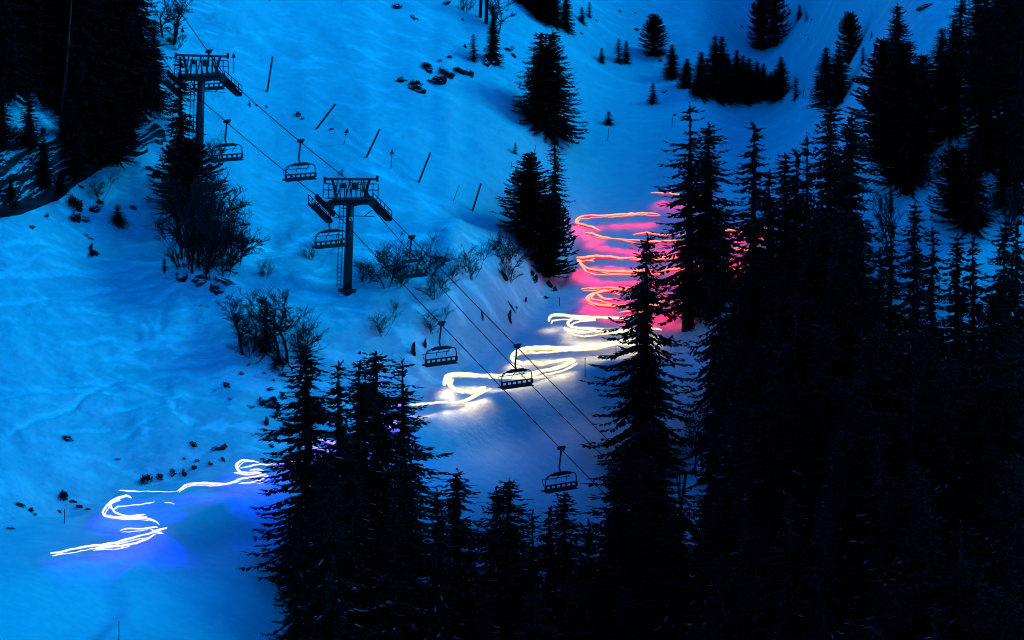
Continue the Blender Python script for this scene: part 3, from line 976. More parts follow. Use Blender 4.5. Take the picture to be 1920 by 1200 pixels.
def put_rock(px, py, wpx, hpx, lab, group=None, bush=False, tilt=0.0):
    p, d, n = ground(px, py + hpx * 0.25)
    i = trng.randint(0, 2 if bush else 4)
    o = bpy.data.objects.new('dwarf_pine_bush' if bush else 'rock', BUSH[i] if bush else ROCK[i])
    col.objects.link(o)
    k = wpx / 2 * d / FPX; kz = hpx / 2 * d / FPX
    o.location = p + Vector((0, 0, -0.1 * kz if bush else -0.05 * kz))
    o.scale = (k, k * 0.8, kz * 1.35)
    o.rotation_euler = (trng.uniform(-0.5, 0.5), tilt + trng.uniform(-0.5, 0.5), trng.uniform(0, 6.28))
    tag(o, lab, 'bush' if bush else 'rock', group)
    return o


B1 = 'rocks showing through the snow on the left bank above the blue lights'
for (px, py, w_, h_, b) in [(362, 828, 22, 14, 0), (404, 838, 20, 16, 0), (421, 834, 18, 18, 0), (419, 858, 12, 18, 0), (394, 866, 14, 10, 0), (370, 862, 12, 10, 0),
                         (365, 873, 18, 16, 0), (345, 882, 18, 22, 0), (325, 881, 24, 18, 0), (346, 858, 8, 6, 0), (274, 895, 30, 22, 1), (299, 892, 20, 18, 1),
                         (218, 860, 16, 6, 0), (500, 818, 16, 14, 0), (508, 832, 14, 12, 0)]:
    put_rock(px, py, w_, h_, 'small dark rock or scrub patch poking through the snow bank above the blue light line', B1, bool(b))
put_rock(125, 818, 26, 13, 'lone flat dark rock on the open snow at far left')
put_rock(117, 926, 20, 34, 'dark bush on the rock step left of the blue light curve', None, True)
for px, py, w_, h_ in [(135, 938, 18, 12), (150, 948, 20, 8), (165, 953, 12, 8), (111, 957, 8, 14)]:
    put_rock(px, py, w_, h_, 'narrow dark rock in the line running down from the bush left of the blue curve', 'rocks below the bush left of the blue curve')
for px, py, w_, h_ in [(36, 945, 22, 10), (58, 955, 16, 14), (66, 964, 10, 8), (20, 990, 20, 6)]:
    put_rock(px, py, w_, h_, 'dark scrub patch at the far left edge above the blue light line', 'scrub patches at the far left', True)
B2 = 'rocks on the bank left of the foreground cluster'
for (px, py, w_, h_) in [(425, 718, 20, 12), (490, 748, 24, 22), (510, 750, 30, 34), (522, 768, 16, 36), (500, 785, 18, 24), (532, 740, 20, 20), (537, 800, 30, 40), (506, 728, 18, 8),
                         (453, 698, 10, 8), (466, 682, 10, 6), (495, 698, 10, 5), (511, 711, 12, 5), (432, 745, 12, 8), (404, 730, 8, 5), (528, 700, 16, 10), (470, 760, 16, 8), (516, 814, 16, 20)]:
    put_rock(px, py, w_, h_, 'dark broken rock on the steep bank left of the foreground spruces', B2)
put_rock(521, 678, 40, 32, 'dark bush clump at the foot of the tall birch-like bush', None, True)
put_rock(529, 699, 20, 10, 'dark rock under the bush clump on the left bank')
B3 = 'rocks at the foot of the thicket under the upper pylon'
for (px, py, w_, h_) in [(340, 512, 40, 24), (372, 533, 16, 10), (420, 522, 44, 16), (408, 540, 24, 26), (445, 448, 30, 16), (452, 460, 18, 12), (380, 520, 40, 20), (425, 556, 8, 6), (376, 572, 8, 5), (388, 573, 6, 4), (398, 535, 20, 22)]:
    put_rock(px, py, w_, h_, 'dark boulder at the foot of the bare tree thicket', B3)
B4 = 'rocks and scrub on the snow ledge under the cliff'
for (px, py, w_, h_, b) in [(138, 378, 44, 34, 1), (140, 402, 36, 26, 0), (158, 408, 24, 14, 0), (176, 388, 34, 16, 0), (187, 378, 26, 14, 1), (170, 462, 14, 30, 0), (176, 474, 32, 20, 1), (58, 423, 16, 12, 0), (250, 388, 16, 12, 0), (151, 348, 16, 6, 0), (278, 378, 8, 6, 0), (86, 402, 18, 8, 0), (162, 440, 24, 8, 0), (280, 312, 20, 12, 0), (295, 325, 30, 24, 1)]:
    put_rock(px, py, w_, h_, 'dark rock or scrub on the snow ledge below the cliff', B4, bool(b))
B5 = 'rocky ledge high on the slope left of the two-tipped spruce'
for (px, py, w_, h_, b) in [(752, 148, 22, 16, 0), (780, 162, 36, 24, 0), (778, 155, 28, 18, 1), (800, 122, 26, 24, 1), (803, 130, 20, 18, 0), (834, 130, 44, 26, 0), (822, 148, 50, 20, 0), (812, 150, 30, 14, 0), (870, 132, 34, 16, 0), (884, 136, 18, 18, 0), (843, 106, 16, 10, 1), (825, 112, 10, 9, 0), (857, 130, 24, 18, 1), (872, 84, 10, 12, 0), (912, 114, 26, 20, 0), (928, 112, 26, 22, 0), (960, 88, 18, 8, 0), (952, 92, 14, 10, 1), (963, 102, 14, 12, 0), (917, 104, 24, 14, 1)]:
    put_rock(px, py, w_, h_, 'dark rock or scrub of the broken ledge left of the two-tipped spruce', B5, bool(b))
B6 = 'stones high on the upper slope'
for (px, py, w_, h_) in [(775, 30, 18, 10), (782, 35, 8, 5), (868, 36, 7, 8), (746, 8, 24, 18), (835, 4, 24, 10), (1090, 61, 6, 8), (1162, 20, 6, 8), (1190, 23, 5, 6), (1221, 27, 8, 4), (1193, 54, 14, 8), (1237, 112, 8, 10), (1244, 172, 10, 6), (1250, 170, 6, 4), (1390, 48, 6, 8), (1333, 28, 9, 6), (1510, 66, 5, 7), (1516, 72, 6, 6), (1523, 35, 6, 6), (1301, 96, 3, 4), (1033, 253, 12, 5), (1086, 266, 5, 6), (1250, 128, 18, 10), (1117, 36, 6, 6), (1266, 215, 8, 6)]:
    put_rock(px, py, w_, h_, 'small dark stone dotting the open upper slope', B6)
B7 = 'rocks on the steep bank beside the piste'
for (px, py, w_, h_) in [(1003, 518, 16, 30), (997, 508, 14, 16), (1030, 530, 14, 24), (1040, 540, 14, 20), (1024, 556, 10, 10), (962, 570, 6, 44), (985, 560, 6, 20), (932, 477, 12, 10), (944, 510, 12, 30), (1012, 480, 16, 14), (968, 575, 6, 6), (955, 590, 10, 36), (1022, 500, 14, 14)]:
    put_rock(px, py, w_, h_, 'dark rock or earth streak on the steep bank left of the pink lights', B7)
for (px, py, w_, h_, lab) in [(560, 210, 14, 22, 'elongated dark rock between the cables and the first marker pole'), (568, 221, 8, 8, 'small rock below the elongated one near the first marker pole'), (623, 241, 10, 8, 'dark rock at the foot of the second marker pole'),
                         (468, 193, 6, 24, 'thin dark rock right of the upper pylon sheaves'), (480, 196, 5, 8, 'tiny dark stone right of the upper pylon sheaves'), (499, 198, 5, 10, 'tiny dark stone left of the first marker pole foot'),
                         (775, 652, 12, 44, 'leaf-shaped dark rock on the bank left of the front chair'), (797, 640, 12, 30, 'upright dark rock seen above the front chair on the left cable'), (675, 660, 6, 9, 'small stone on the bank above the foreground cluster'), (655, 541, 20, 7, 'dark block at the foot of the lower pylon'), (904, 588, 6, 24, 'upright dark stake-like rock under the cables')]:
    put_rock(px, py, w_, h_, lab)
p, d, n = ground(1640, 8)
put_rock(1738, 8, 40, 12, 'grey rock outcrop with snow at the top right slope')

# the rock cliff at upper left
mbc = MB()
tops = [(-260, 150), (-60, 185), (40, 215), (120, 235), (190, 215), (250, 205), (300, 232), (322, 262)]
bots = [(-260, 430), (-60, 425), (40, 405), (110, 378), (165, 338), (215, 308), (275, 292), (318, 300)]
nu, nv = 190, 70
vs = []
for i in range(nu + 1):
    px = -260 + 580 * i / nu
    pt = np.interp(px, [t[0] for t in tops], [t[1] for t in tops]); pb = np.interp(px, [t[0] for t in bots], [t[1] for t in bots])
    a, da, _ = ground(px, pt); b_, db, _ = ground(px, pb)
    b_ = Vector(b_); a = Vector(a)
    for j in range(nv + 1):
        t = j / nv
        q = b_.lerp(a, t)
        edge = min(1, 6 * t, 5 * (1 - t), 8 * (1 - i / nu))
        f = noise.fractal(Vector((q.x * 0.14, q.y * 0.14, q.z * 0.45 - q.x * 0.2)), 1.0, 2.1, 5)
        st = noise.noise(Vector((q.x * 0.10, 0.3, q.z * 1.2 - q.x * 0.5)))
        tz = q.z * 0.85 - q.x * 0.38 + 1.4 * f
        saw = (tz % 1.0); saw = saw if saw < 0.82 else (1 - saw) * 4.5
        tx = (q.x * 0.42 + 0.8 * st) % 1.0; tx = abs(tx - 0.5)
        q = q + Vector((0.1, -1, 0.1)) * (edge * (0.55 + 0.9 * f + 0.4 * st + 0.55 * saw + 0.5 * tx) - 0.25 * (1 - edge))
        vs.append(q)
fs = []
for i in range(nu):
    for j in range(nv):
        a = i * (nv + 1) + j
        fs.append((a, a + nv + 1, a + nv + 2, a + 1))
mbc.add(vs, fs)
tag(mbc.build('rock_cliff', M['cliff']), 'layered grey rock cliff under the forest at the upper left', 'cliff')

r_ = random.Random(9)
for i, (px, pb, h_, w_) in enumerate([(10, 262, 120, 60), (88, 335, 90, 44), (150, 318, 110, 60), (190, 298, 130, 74), (222, 285, 110, 66), (246, 258, 120, 70), (60, 262, 110, 60), (25, 372, 50, 34), (120, 352, 50, 36), (130, 262, 100, 60)]):
    p, d, n = ground(px, pb)
    put_tree(['tall', 'dense', 'tallb'][i % 3], (p.x, p.y - 1.7, p.z - 0.4), h_ * d / FPX, w_ / 2 * d / FPX, 'dark spruce clinging to the ledges of the upper left cliff', None, 'spruces on the cliff ledges')

# ------------------------------------------------------------------ chairlift
base2, d2, _n = ground(651, 546)
base2 = Vector(base2)
D3 = 281.0
head3 = P(1243, 905, D3)
u2 = Vector((head3.x - base2.x, head3.y - base2.y, 0))
u_l = u2.normalized()                       # downhill along the line
u_x = Vector((-u_l.y, u_l.x, 0))            # across the line, towards picture right
if u_x.x < 0: u_x = -u_x
LROT = math.atan2(u_x.y, u_x.x)
base1, dd1, _n = ground(372, 318)
base1 = Vector(base1)


def z_at_row(x, y, row):
    """height at which the point above (x, y) appears on picture row"""
    t = (600 - row) / FPX
    # (-y sin + z cos) = t (y cos + z sin)
    c, s = math.cos(PITCH), math.sin(PITCH)
    return y * (t * c + s) / (c - t * s)


HD1 = z_at_row(base1.x, base1.y, 148) - base1.z      # mast heights (to the yoke)
HD2 = z_at_row(base2.x, base2.y, 381) - base2.z
base3 = Vector((head3.x, head3.y, gz(head3.x, head3.y)))
HD3 = z_at_row(base3.x, base3.y, 992) - base3.z
GAUGE = 2.35


def cable_slope(a, b):
    return math.atan2(b.z - a.z, math.hypot(b.x - a.x, b.y - a.y))


LEAN = R(3.0)


def sheave_pts(base, H, lean=LEAN):
    m = Matrix.Rotation(LROT, 3, 'Z') @ Matrix.Rotation(lean, 3, 'Y')
    return [base + m @ Vector((s * GAUGE, 0, H + 0.12)) for s in (-1, 1)]


S1, S2, S3 = sheave_pts(base1, HD1), sheave_pts(base2, HD2), sheave_pts(base3, HD3, R(1.5))


def pylon(base, H, slope, label, disc=False, lean=LEAN, beam=1.75):
    e = empty('lift_pylon', base, LROT)
    e.rotation_euler = (0, lean, LROT)
    tag(e, label, 'lift pylon', 'chairlift pylons')
    m = MB(); m.tube([(0, 0, -0.6), (0, 0, H * 0.5), (0, 0, H - 0.1)], [0.34, 0.31, 0.28], 14)
    m.box((0, 0, 0.05), (0.95, 0.95, 0.25))
    m.build('mast', M['steel'], e)
    # yoke: tapered, slightly arched cross-head
    m = MB()
    for s in (-1, 1):
        pts = [(0, H + 0.05, 0.62), (s * 0.9, H + 0.12, 0.5), (s * 1.7, H + 0.05, 0.4), (s * 2.5, H - 0.12, 0.3)]
        for (x0, z0, h0), (x1, z1, h1) in zip(pts, pts[1:]):
            w_ = 0.2
            vs = [(x0, -w_, z0 - h0 / 2), (x0, w_, z0 - h0 / 2), (x0, w_, z0 + h0 / 2), (x0, -w_, z0 + h0 / 2),
                  (x1, -w_, z1 - h1 / 2), (x1, w_, z1 - h1 / 2), (x1, w_, z1 + h1 / 2), (x1, -w_, z1 + h1 / 2)]
            m.add(vs, [(0, 1, 5, 4), (1, 2, 6, 5), (2, 3, 7, 6), (3, 0, 4, 7)])
    m.build('yoke', M['darksteel'], e)
    # lifting beam on struts
    bz = H + beam
    m = MB()
    m.bar((-2.45, 0, bz + 0.05), (2.45, 0, bz - 0.05), 0.17, 0.17)
    for s in (-1, 1): m.bar((s * 2.45, 0, bz - 0.22), (s * 2.45, 0, bz + 0.22), 0.14, 0.14)
    for s in (-1, 1):
        m.bar((s * 1.75, 0, bz), (s * 1.25, 0, H + 0.2), 0.15, 0.13)
        m.bar((s * 1.2, 0.05, bz), (s * 1.45, 0.05, H + 0.2), 0.07)
        m.bar((s * 0.85, -0.06, bz), (s * 1.4, -0.06, H + 0.3), 0.06)
    m.build('lifting_beam', M['darksteel'], e)
    # catwalk with railings across the head
    m = MB()
    m.box((0, 0.45, H + 0.33), (3.6, 0.55, 0.06)); m.box((0, -0.45, H + 0.33), (3.6, 0.55, 0.06))
    m.build('catwalk', M['darksteel'], e)
    m = MB()
    for y in (0.72, -0.72):
        for z in (0.62, 1.08): m.bar((-2.0, y, H + 0.33 + z), (2.0, y, H + 0.33 + z), 0.04)
        for i in range(9):
            x = -2.0 + 4.0 * i / 8
            m.bar((x, y, H + 0.33), (x, y, H + 1.41), 0.045)
    for x in (-2.0, 2.0):
        for z in (0.62, 1.08): m.bar((x, -0.72, H + 0.33 + z), (x, 0.72, H + 0.33 + z), 0.04)
    m.build('railing', M['darksteel'], e)
    m = MB()
    m.box((0.55, 0.2, H + 1.2), (0.4, 0.3, 0.5)); m.box((-0.5, 0.25, H + 1.25), (0.28, 0.25, 0.36))
    m.bar((-0.3, 0.2, H + 0.3), (0.1, 0.2, bz), 0.06); m.bar((0.3, 0.2, H + 0.3), (-0.05, 0.2, bz), 0.06)
    pts = [(0.55 + 0.28 * math.cos(a), 0.2, H + 1.5 + 0.26 * math.sin(a)) for a in [i * PI / 8 for i in range(0, 9)]]
    m.tube(pts, 0.025, 5)
    m.build('control_box', M['darksteel'], e)
    # sheave trains with their inspection catwalks
    c, s_ = math.cos(slope), math.sin(slope)
    for sx in (-1, 1):
        X = sx * GAUGE

        def q(a, z, x=0.0):
            # a along the cable (downhill = -Y local), z normal to it
            return (X + x, -a * c - z * s_ * 0 , H + 0.12 + a * s_ + z)
        t = MB()
        t.bar(q(-1.2, -0.35), q(1.2, -0.35), 0.16, 0.2)
        for a in (-0.7, 0.7): t.bar(q(a - 0.45, -0.2, 0.1), q(a + 0.45, -0.2, 0.1), 0.1, 0.16)
        t.bar(q(0, -0.35), (X, 0, H), 0.25, 0.25)
        tr = t.build('sheave_train', M['darksteel'], e)
        for i in range(6):
            a = -1.12 + 2.24 * i / 5
            wv = MB(); wv.disc(q(a, -0.21), (1, 0, 0), 0.21, 0.11, 14); wv.disc(q(a, -0.21), (1, 0, 0), 0.07, 0.16, 8)
            wv.build('sheave_wheel', M['rubber'], tr)
        m = MB()
        xo = sx * 0.42
        m.bar(q(-1.25, -0.85, xo), q(1.25, -0.85, xo), 0.5, 0.06)
        m.bar(q(-1.25, -0.75, xo + sx * 0.27), q(1.25, -0.75, xo + sx * 0.27), 0.05, 0.2)
        m.bar(q(-1.25, -0.75, xo - sx * 0.27), q(1.25, -0.75, xo - sx * 0.27), 0.05, 0.2)
        for a in (-0.7, 0.7): m.bar(q(a, -0.85, xo), q(a, -0.35), 0.06)
        for a in np.linspace(-1.25, 1.25, 6): m.bar(q(a, -0.8, xo + sx * 0.27), q(a, -0.1, xo + sx * 0.27), 0.045)
        for z in (-0.45, -0.1): m.bar(q(-1.25, z, xo + sx * 0.27), q(1.25, z, xo + sx * 0.27), 0.045)
        m.build('side_catwalk', M['darksteel'], e)
        m = MB(); m.bar((sx * 0.2, 0, H - 0.95), (sx * 1.9, -0.55, H - 1.0), 0.05)
        m.bar((sx * 1.1, -0.3, H - 0.98), (sx * 1.9, -0.2, H - 0.55), 0.05)
        m.build('stay', M['darksteel'], e)
    # ladder on the back of the mast
    m = MB()
    for x in (-0.5, -0.86): m.bar((x, 0.15, 0.3), (x, 0.15, H + 0.4), 0.045)
    zz = 0.5
    while zz < H + 0.3: m.bar((-0.5, 0.15, zz), (-0.86, 0.15, zz), 0.035); zz += 0.3
    for z in (1.0, H * 0.6, H - 0.4): m.bar((-0.2, 0.1, z), (-0.7, 0.15, z), 0.05)
    m.build('ladder', M['darksteel'], e)
    if disc:
        # round white sign with a black mark, facing the valley
        dz_ = H - 1.15
        o = MB(); o.disc((-0.14, -0.32, dz_), (-0.66, -0.75, 0), 0.17, 0.03, 20)
        s1 = o.build('number_disc', M['white'], e)
        o = MB()
        c_ = Vector((-0.14, -0.32, dz_)) + Vector((-0.66, -0.75, 0)) * 0.025; rt = Vector((0.75, -0.66, 0))
        o.bar(c_ - rt * 0.07 + Vector((0, 0, 0.08)), c_ + rt * 0.07 - Vector((0, 0, 0.08)), 0.04, 0.012, up=(-0.66, -0.75, 0))
        o.bar(c_ - rt * 0.08 + Vector((0, 0, 0.0)), c_ + rt * 0.02 + Vector((0, 0, 0.09)), 0.03, 0.014, up=(-0.66, -0.75, 0))
        o.build('mark', M['blackpaint'], s1)
    return e


sl12 = cable_slope(S2[0], S1[0]); sl23 = cable_slope(S3[0], S2[0])
pylon(base1, HD1, -sl12 * 1.0, 'upper lift pylon with catwalks, standing beside the cliff forest')
pylon(base2, HD2, -(sl12 + sl23) / 2, 'middle lift pylon with a round white sign on its mast, standing clear on the snow', True)
pylon(base3, HD3, -sl23, 'lowest lift pylon half hidden behind the spruces of the dark forest', False, R(1.5), 3.7)


def sagged(a, b, sag, n=30):
    return [a.lerp(b, i / n) - Vector((0, 0, sag * 4 * (i / n) * (1 - i / n))) for i in range(n + 1)]


up_dir = (base1 - base2); up_dir.z = 0
S0 = [S1[i] - u_l * 60 + Vector((0, 0, math.tan(sl12 + R(15)) * 60)) for i in (0, 1)]
S4 = [S3[i] + u_l * 50 + Vector((0, 0, -math.tan(sl23) * 50)) for i in (0, 1)]
CAB = []
for i, lab in enumerate(['left-hand steel haul rope of the chairlift, carrying the chairs nearest the lower left',
                         'right-hand steel haul rope of the chairlift, passing the bare bushes']):
    pts = sagged(S0[i], S1[i], 0.5)[:-1] + sagged(S1[i], S2[i], 0.25)[:-1] + sagged(S2[i], S3[i], 0.12)[:-1] + sagged(S3[i], S4[i], 0.4)
    CAB.append(pts)
    m = MB(); m.tube(pts, 0.034, 6)
    tag(m.build('haul_rope', M['rubber'], None), lab, 'cable')
m = MB()
a = S2[1] + Vector((0, 0, -0.45)) - u_x * 0.35; b_ = S3[1] + Vector((0, 0, -0.1)) - u_x * 1.0
m.tube(sagged(a, b_, 0.9), 0.030, 6)
tag(m.build('signal_cable', M['rubber'], None), 'thinner signal cable running below the right-hand haul rope', 'cable')


def on_cable(i, px):
    pts = CAB[i]
    for a, b in zip(pts, pts[1:]):
        xa = 960 + FPX * a.x / a.dot(FWD); xb = 960 + FPX * b.x / b.dot(FWD)
        if xa <= px <= xb: return a.lerp(b, (px - xa) / (xb - xa))
    return pts[0]


def make_chair():
    e = empty('chairlift_chair', (0, 0, 0), LROT)
    W, T, B = 1.40, -1.72, -2.82        # half width, top beam, seat level
    m = MB(); m.box((0, 0, 0.02), (0.2, 0.55, 0.16)); m.box((0.1, -0.1, 0.16), (0.32, 0.2, 0.14)); m.box((0.22, 0.1, 0.06), (0.3, 0.07, 0.07))
    m.disc((0, 0.2, 0.1), (1, 0, 0), 0.1, 0.08, 10)
    m.build('grip', M['darksteel'], e)
    m = MB()
    m.tube([(0.0, 0, -0.02), (-0.02, 0.02, -0.5), (-0.08, 0.05, -1.0), (-0.12, 0.05, -1.3), (-0.06, 0.03, -1.52), (0.05, 0, T + 0.05)], 0.062, 8)
    m.build('hanger_arm', M['darksteel'], e)
    m = MB(); m.box((0, 0, T), (1.72, 0.22, 0.15)); m.box((0, 0, T + 0.1), (1.2, 0.16, 0.1))
    m.build('top_beam', M['darksteel'], e)
    m = MB()
    for s in (-1, 1):
        m.tube([(s * 0.8, 0, T), (s * (W - 0.22), 0, T - 0.04), (s * (W - 0.06), 0, T - 0.16), (s * W, 0, T - 0.36), (s * (W + 0.05), 0.02, B + 0.1), (s * (W - 0.02), 0.1, B - 0.04), (s * (W - 0.1), -0.3, B - 0.05)], 0.042, 7)
    m.tube([(-0.8, 0, T - 0.02), (0.8, 0, T - 0.02)], 0.03, 6)
    m.build('side_frame', M['steel'], e)
    m = MB()
    m.bar((-W, 0.22, B), (W, 0.22, B), 0.5, 0.10)
    m.bar((-W, -0.05, B - 0.06), (W, -0.05, B - 0.06), 0.09, 0.09)
    m.build('seat', M['seat'], e)
    m = MB()
    m.bar((-W, -0.02, B + 0.40), (W, -0.02, B + 0.40), 0.06, 0.10); m.bar((-W, 0, B + 0.13), (W, 0, B + 0.13), 0.06, 0.09)
    for i in range(7):
        x = -W + 2 * W * i / 6
        m.bar((x, -0.01, B + 0.06), (x, -0.02, B + 0.42), 0.13 if 0 < i < 6 else 0.2, 0.05, up=(0, 1, 0))
    m.build('backrest', M['seat'], e)
    m = MB()
    m.bar((-W + 0.15, 0.5, T - 0.36), (W - 0.15, 0.5, T - 0.36), 0.045)
    for x in (-W + 0.45, 0, W - 0.45):
        m.bar((x, 0.1, T - 0.05), (x + 0.08, 0.5, T - 0.36), 0.04); m.bar((x, 0.5, T - 0.36), (x, 0.55, T - 0.62), 0.04)
    m.tube([(-W + 0.15, 0.5, T - 0.36), (-W + 0.1, 0.45, T - 0.45), (-W + 0.1, 0.3, T - 0.75)], 0.025, 5)
    m.build('safety_bar', M['steel'], e)
    return e


chair0 = make_chair()
for k, (ci, px, lab) in enumerate([
    (0, 425, 'empty chair half hidden behind bare twigs beside the upper pylon'),
    (1, 563, 'empty chair on the right-hand rope between the two upper pylons'),
    (0, 620, 'empty chair hanging directly left of the middle pylon mast'),
    (1, 771, 'empty chair in front of the bare bushes right of the middle pylon'),
    (0, 827, 'empty chair on the left-hand rope above the white light line'),
    (1, 969, 'empty chair crossing in front of the bright white light line'),
    (0, 1052, 'lowest empty chair, hanging over the spruce tip at bottom centre'),
    (1, 391, 'chair just passing over the upper pylon, mostly hidden by its catwalk'),
]):
    o = chair0 if k == 0 else copy_tree(chair0)
    o.location = on_cable(ci, px)
    o.rotation_euler = (0, 0, LROT)
    tag(o, lab, 'chairlift chair', 'empty chairlift chairs')

# ------------------------------------------------------------------ marker poles, piste signs, wooden mast
def pole(px, pb, ptx, pt, rad, lab, group, arrow=False):
    p, d, n = ground(px, pb)
    q = P(ptx, pt, d - 0.2)
    if arrow:
        e = empty('piste_marker', p); tag(e, lab, 'piste marker', group)
        m = MB(); m.tube([(0, 0, -0.3), tuple(Vector(q) - p)], rad, 6); m.build('pole', M['wood'], e)
        t = Vector(q) - p; r_ = t.normalized()
        m = MB()
        m.add([t - r_ * 0.1 + Vector((-0.17, -0.03, 0)), t - r_ * 0.1 + Vector((0.17, -0.03, 0)), t + r_ * 0.32 + Vector((0, -0.03, 0)),
               t - r_ * 0.1 + Vector((-0.17, 0.03, 0)), t - r_ * 0.1 + Vector((0.17, 0.03, 0)), t + r_ * 0.32 + Vector((0, 0.03, 0))],
              [(0, 1, 2), (5, 4, 3), (0, 3, 4, 1), (1, 4, 5, 2), (2, 5, 3, 0)])
        m.bar(t - r_ * 0.30 + Vector((0, -0.05, 0)), t - r_ * 0.12 + Vector((0, -0.05, 0)), 0.16, 0.03)
        m.build('arrow_plate', M['blackpaint'], e)
    else:
        m = MB(); m.tube([tuple(p - (Vector(q) - p).normalized() * 0.4), tuple(q)], [rad, rad * 0.95], 8)
        tag(m.build('marker_pole', M['wood'], None), lab, 'marker pole', group)


MP = 'stout leaning marker poles on the slope'
for (a, b, c, d_, lab) in [(501, 172, 511, 106, 'stout leaning pole nearest the upper pylon'), (593, 242, 629, 195, 'stout strongly leaning pole, second from the upper pylon'),
                           (687, 295, 712, 242, 'stout leaning pole, third from the upper pylon'), (785, 342, 807, 286, 'stout leaning pole, fourth from the upper pylon'),
                           (886, 395, 902, 344, 'stout leaning pole nearest the broad black pine')]:
    pole(a, b, c, d_, 0.075, lab, MP)
TP = 'thin marker sticks on the snow'
for (a, b, c, d_, lab) in [(850, 377, 861, 347, 'thin leaning stick left of the last stout pole'), (1002, 292, 1004, 272, 'short thin stick above the broad black pine'), (958, 316, 959, 304, 'tiny thin stick left of the broad black pine'),
                           (1139, 264, 1142, 240, 'thin stick below the tiny bushy spruce'), (1260, 237, 1261, 219, 'thin stick with a dark knob on the piste right of the tiny spruce'), (1517, 190, 1522, 172, 'thin stick at the end of the grove bench'),
                           (1505, 184, 1508, 165, 'thin stick next to the lone young spruce at the grove'), (1325, 190, 1326, 183, 'short stick under the grove rim'), (1049, 574, 1049, 557, 'thin stick at the foot of the steep bank near the pink lights'),
                           (1097, 707, 1097, 671, 'tall thin stick on the piste edge right of the white light loop'), (121, 982, 121, 954, 'thin stick left of the blue light curve'), (223, 1200, 223, 1164, 'thin stick at the bottom left edge of the picture'), (1155, 660, 1155, 652, 'short stick beside the white line at the forest edge')]:
    pole(a, b, c, d_, 0.028, lab, TP)
AR = 'small arrow-topped piste markers'
for (a, b, c, d_, lab) in [(341, 86, 342, 58, 'arrow-topped marker above the upper pylon'), (273, 47, 274, 22, 'arrow-topped marker between the tips of the cliff-top forest'), (643, 271, 650, 247, 'arrow-topped marker left of the third stout pole'), (733, 315, 735, 287, 'arrow-topped marker between the third and fourth stout poles'), (438, 138, 438, 106, 'arrow-topped marker at the right end of the upper pylon beam')]:
    pole(a, b, c, d_, 0.03, lab, AR, True)

p1, d, n = ground(900, 32); p2, _, _ = ground(912, 44)
e = empty('wooden_mast', p2); tag(e, 'two-legged wooden power mast cut by the top edge, by the leafless tree', 'mast')
m = MB(); m.tube([(0, 0, -0.5), (0.05, 0, 11)], [0.17, 0.13], 9); m.build('leg', M['wood'], e)
v = Vector(p1) - Vector(p2)
m = MB(); m.tube([tuple(v - Vector((0, 0, 0.5))), tuple(v * 0.2 + Vector((0, 0, 10.5)))], [0.15, 0.12], 9); m.build('leg', M['wood'], e)
m = MB()
for z in (2.0, 3.1): m.bar(tuple(v * (1 - z / 13) + Vector((0, 0, z))), (0, 0, z), 0.06)
m.bar((0.0, 0.1, 0.6), (0.35, 0.1, 3.0), 0.05); m.bar((0.35, 0.1, 3.0), (0.3, 0.1, 6.0), 0.04); m.build('brace', M['wood'], e)
p, d, n = ground(113, 238)
m = MB(); q = P(136, -30, d - 0.5)
m.tube([tuple(p - Vector((0, 0, .3))), tuple(Vector(p).lerp(q, .5) + Vector((0.08, 0, 0))), tuple(q)], [0.16, 0.12, 0.07], 7)
tag(m.build('dead_trunk', M['dust'] if False else M['steel'], None), 'pale bare leaning dead trunk in the cliff-top forest', 'dead tree')

# ------------------------------------------------------------------ light lines on the piste
def light_line(path, h, rad, mat, label, group, lamp=None, power=0.0, cone=150, step=1.05):
    pts = []
    for px, py in path:
        g, d, n = ground(px, py)
        for _ in range(3):
            off = h * FPX / d * math.cos(R(8))
            g, d, n = ground(px, py + off)
        pts.append(Vector(g) + Vector((0, 0, h)))
    # smooth through the points
    out = []
    m_ = len(pts)
    for i in range(m_ - 1):
        a, b, c, d_ = pts[max(i - 1, 0)], pts[i], pts[i + 1], pts[min(i + 2, m_ - 1)]
        k = max(2, int((c - b).length / 0.30))
        for j in range(k):
            t = j / k
            out.append(0.5 * ((2 * b) + (c - a) * t + (2 * a - 5 * b + 4 * c - d_) * t * t + (3 * b - a - 3 * c + d_) * t ** 3))
    out.append(pts[-1])
    r = random.Random(int(path[0][0] * 7 + path[0][1]))
    ph = r.uniform(0, 6)
    out = [p + Vector((0, 0, 0.035 * math.sin(i * 0.55 + ph) + r.uniform(-.03, .03))) for i, p in enumerate(out)]
    n = len(out)
    rads = []
    for i in range(n):
        f = 1 + 0.18 * math.sin(i * 0.37 + ph) + r.uniform(-.12, .12)
        f *= min(1, 0.45 + 0.3 * i, 0.45 + 0.3 * (n - 1 - i))
        rads.append(rad * f)
    m = MB(); m.tube(out, rads, 8)
    o = tag(m.build('light_line', mat, None), label, 'light line', group)
    # the torches that make up the line shine down on the snow
    if lamp:
        acc = step * 0.5
        for a, b in zip(out, out[1:]):
            acc += (b - a).length
            if acc >= step:
                acc -= step
                ld = bpy.data.lights.new('torch_lamp', 'SPOT'); ld.color = lamp
                ld.energy = power * r.uniform(0.7, 1.3); ld.spot_size = R(cone); ld.spot_blend = 0.9; ld.shadow_soft_size = 0.12
                lo = bpy.data.objects.new('torch_lamp', ld); col.objects.link(lo); lo.parent = o
                lo.location = b - Vector((0, 0, rad * 1.3 + 0.05))


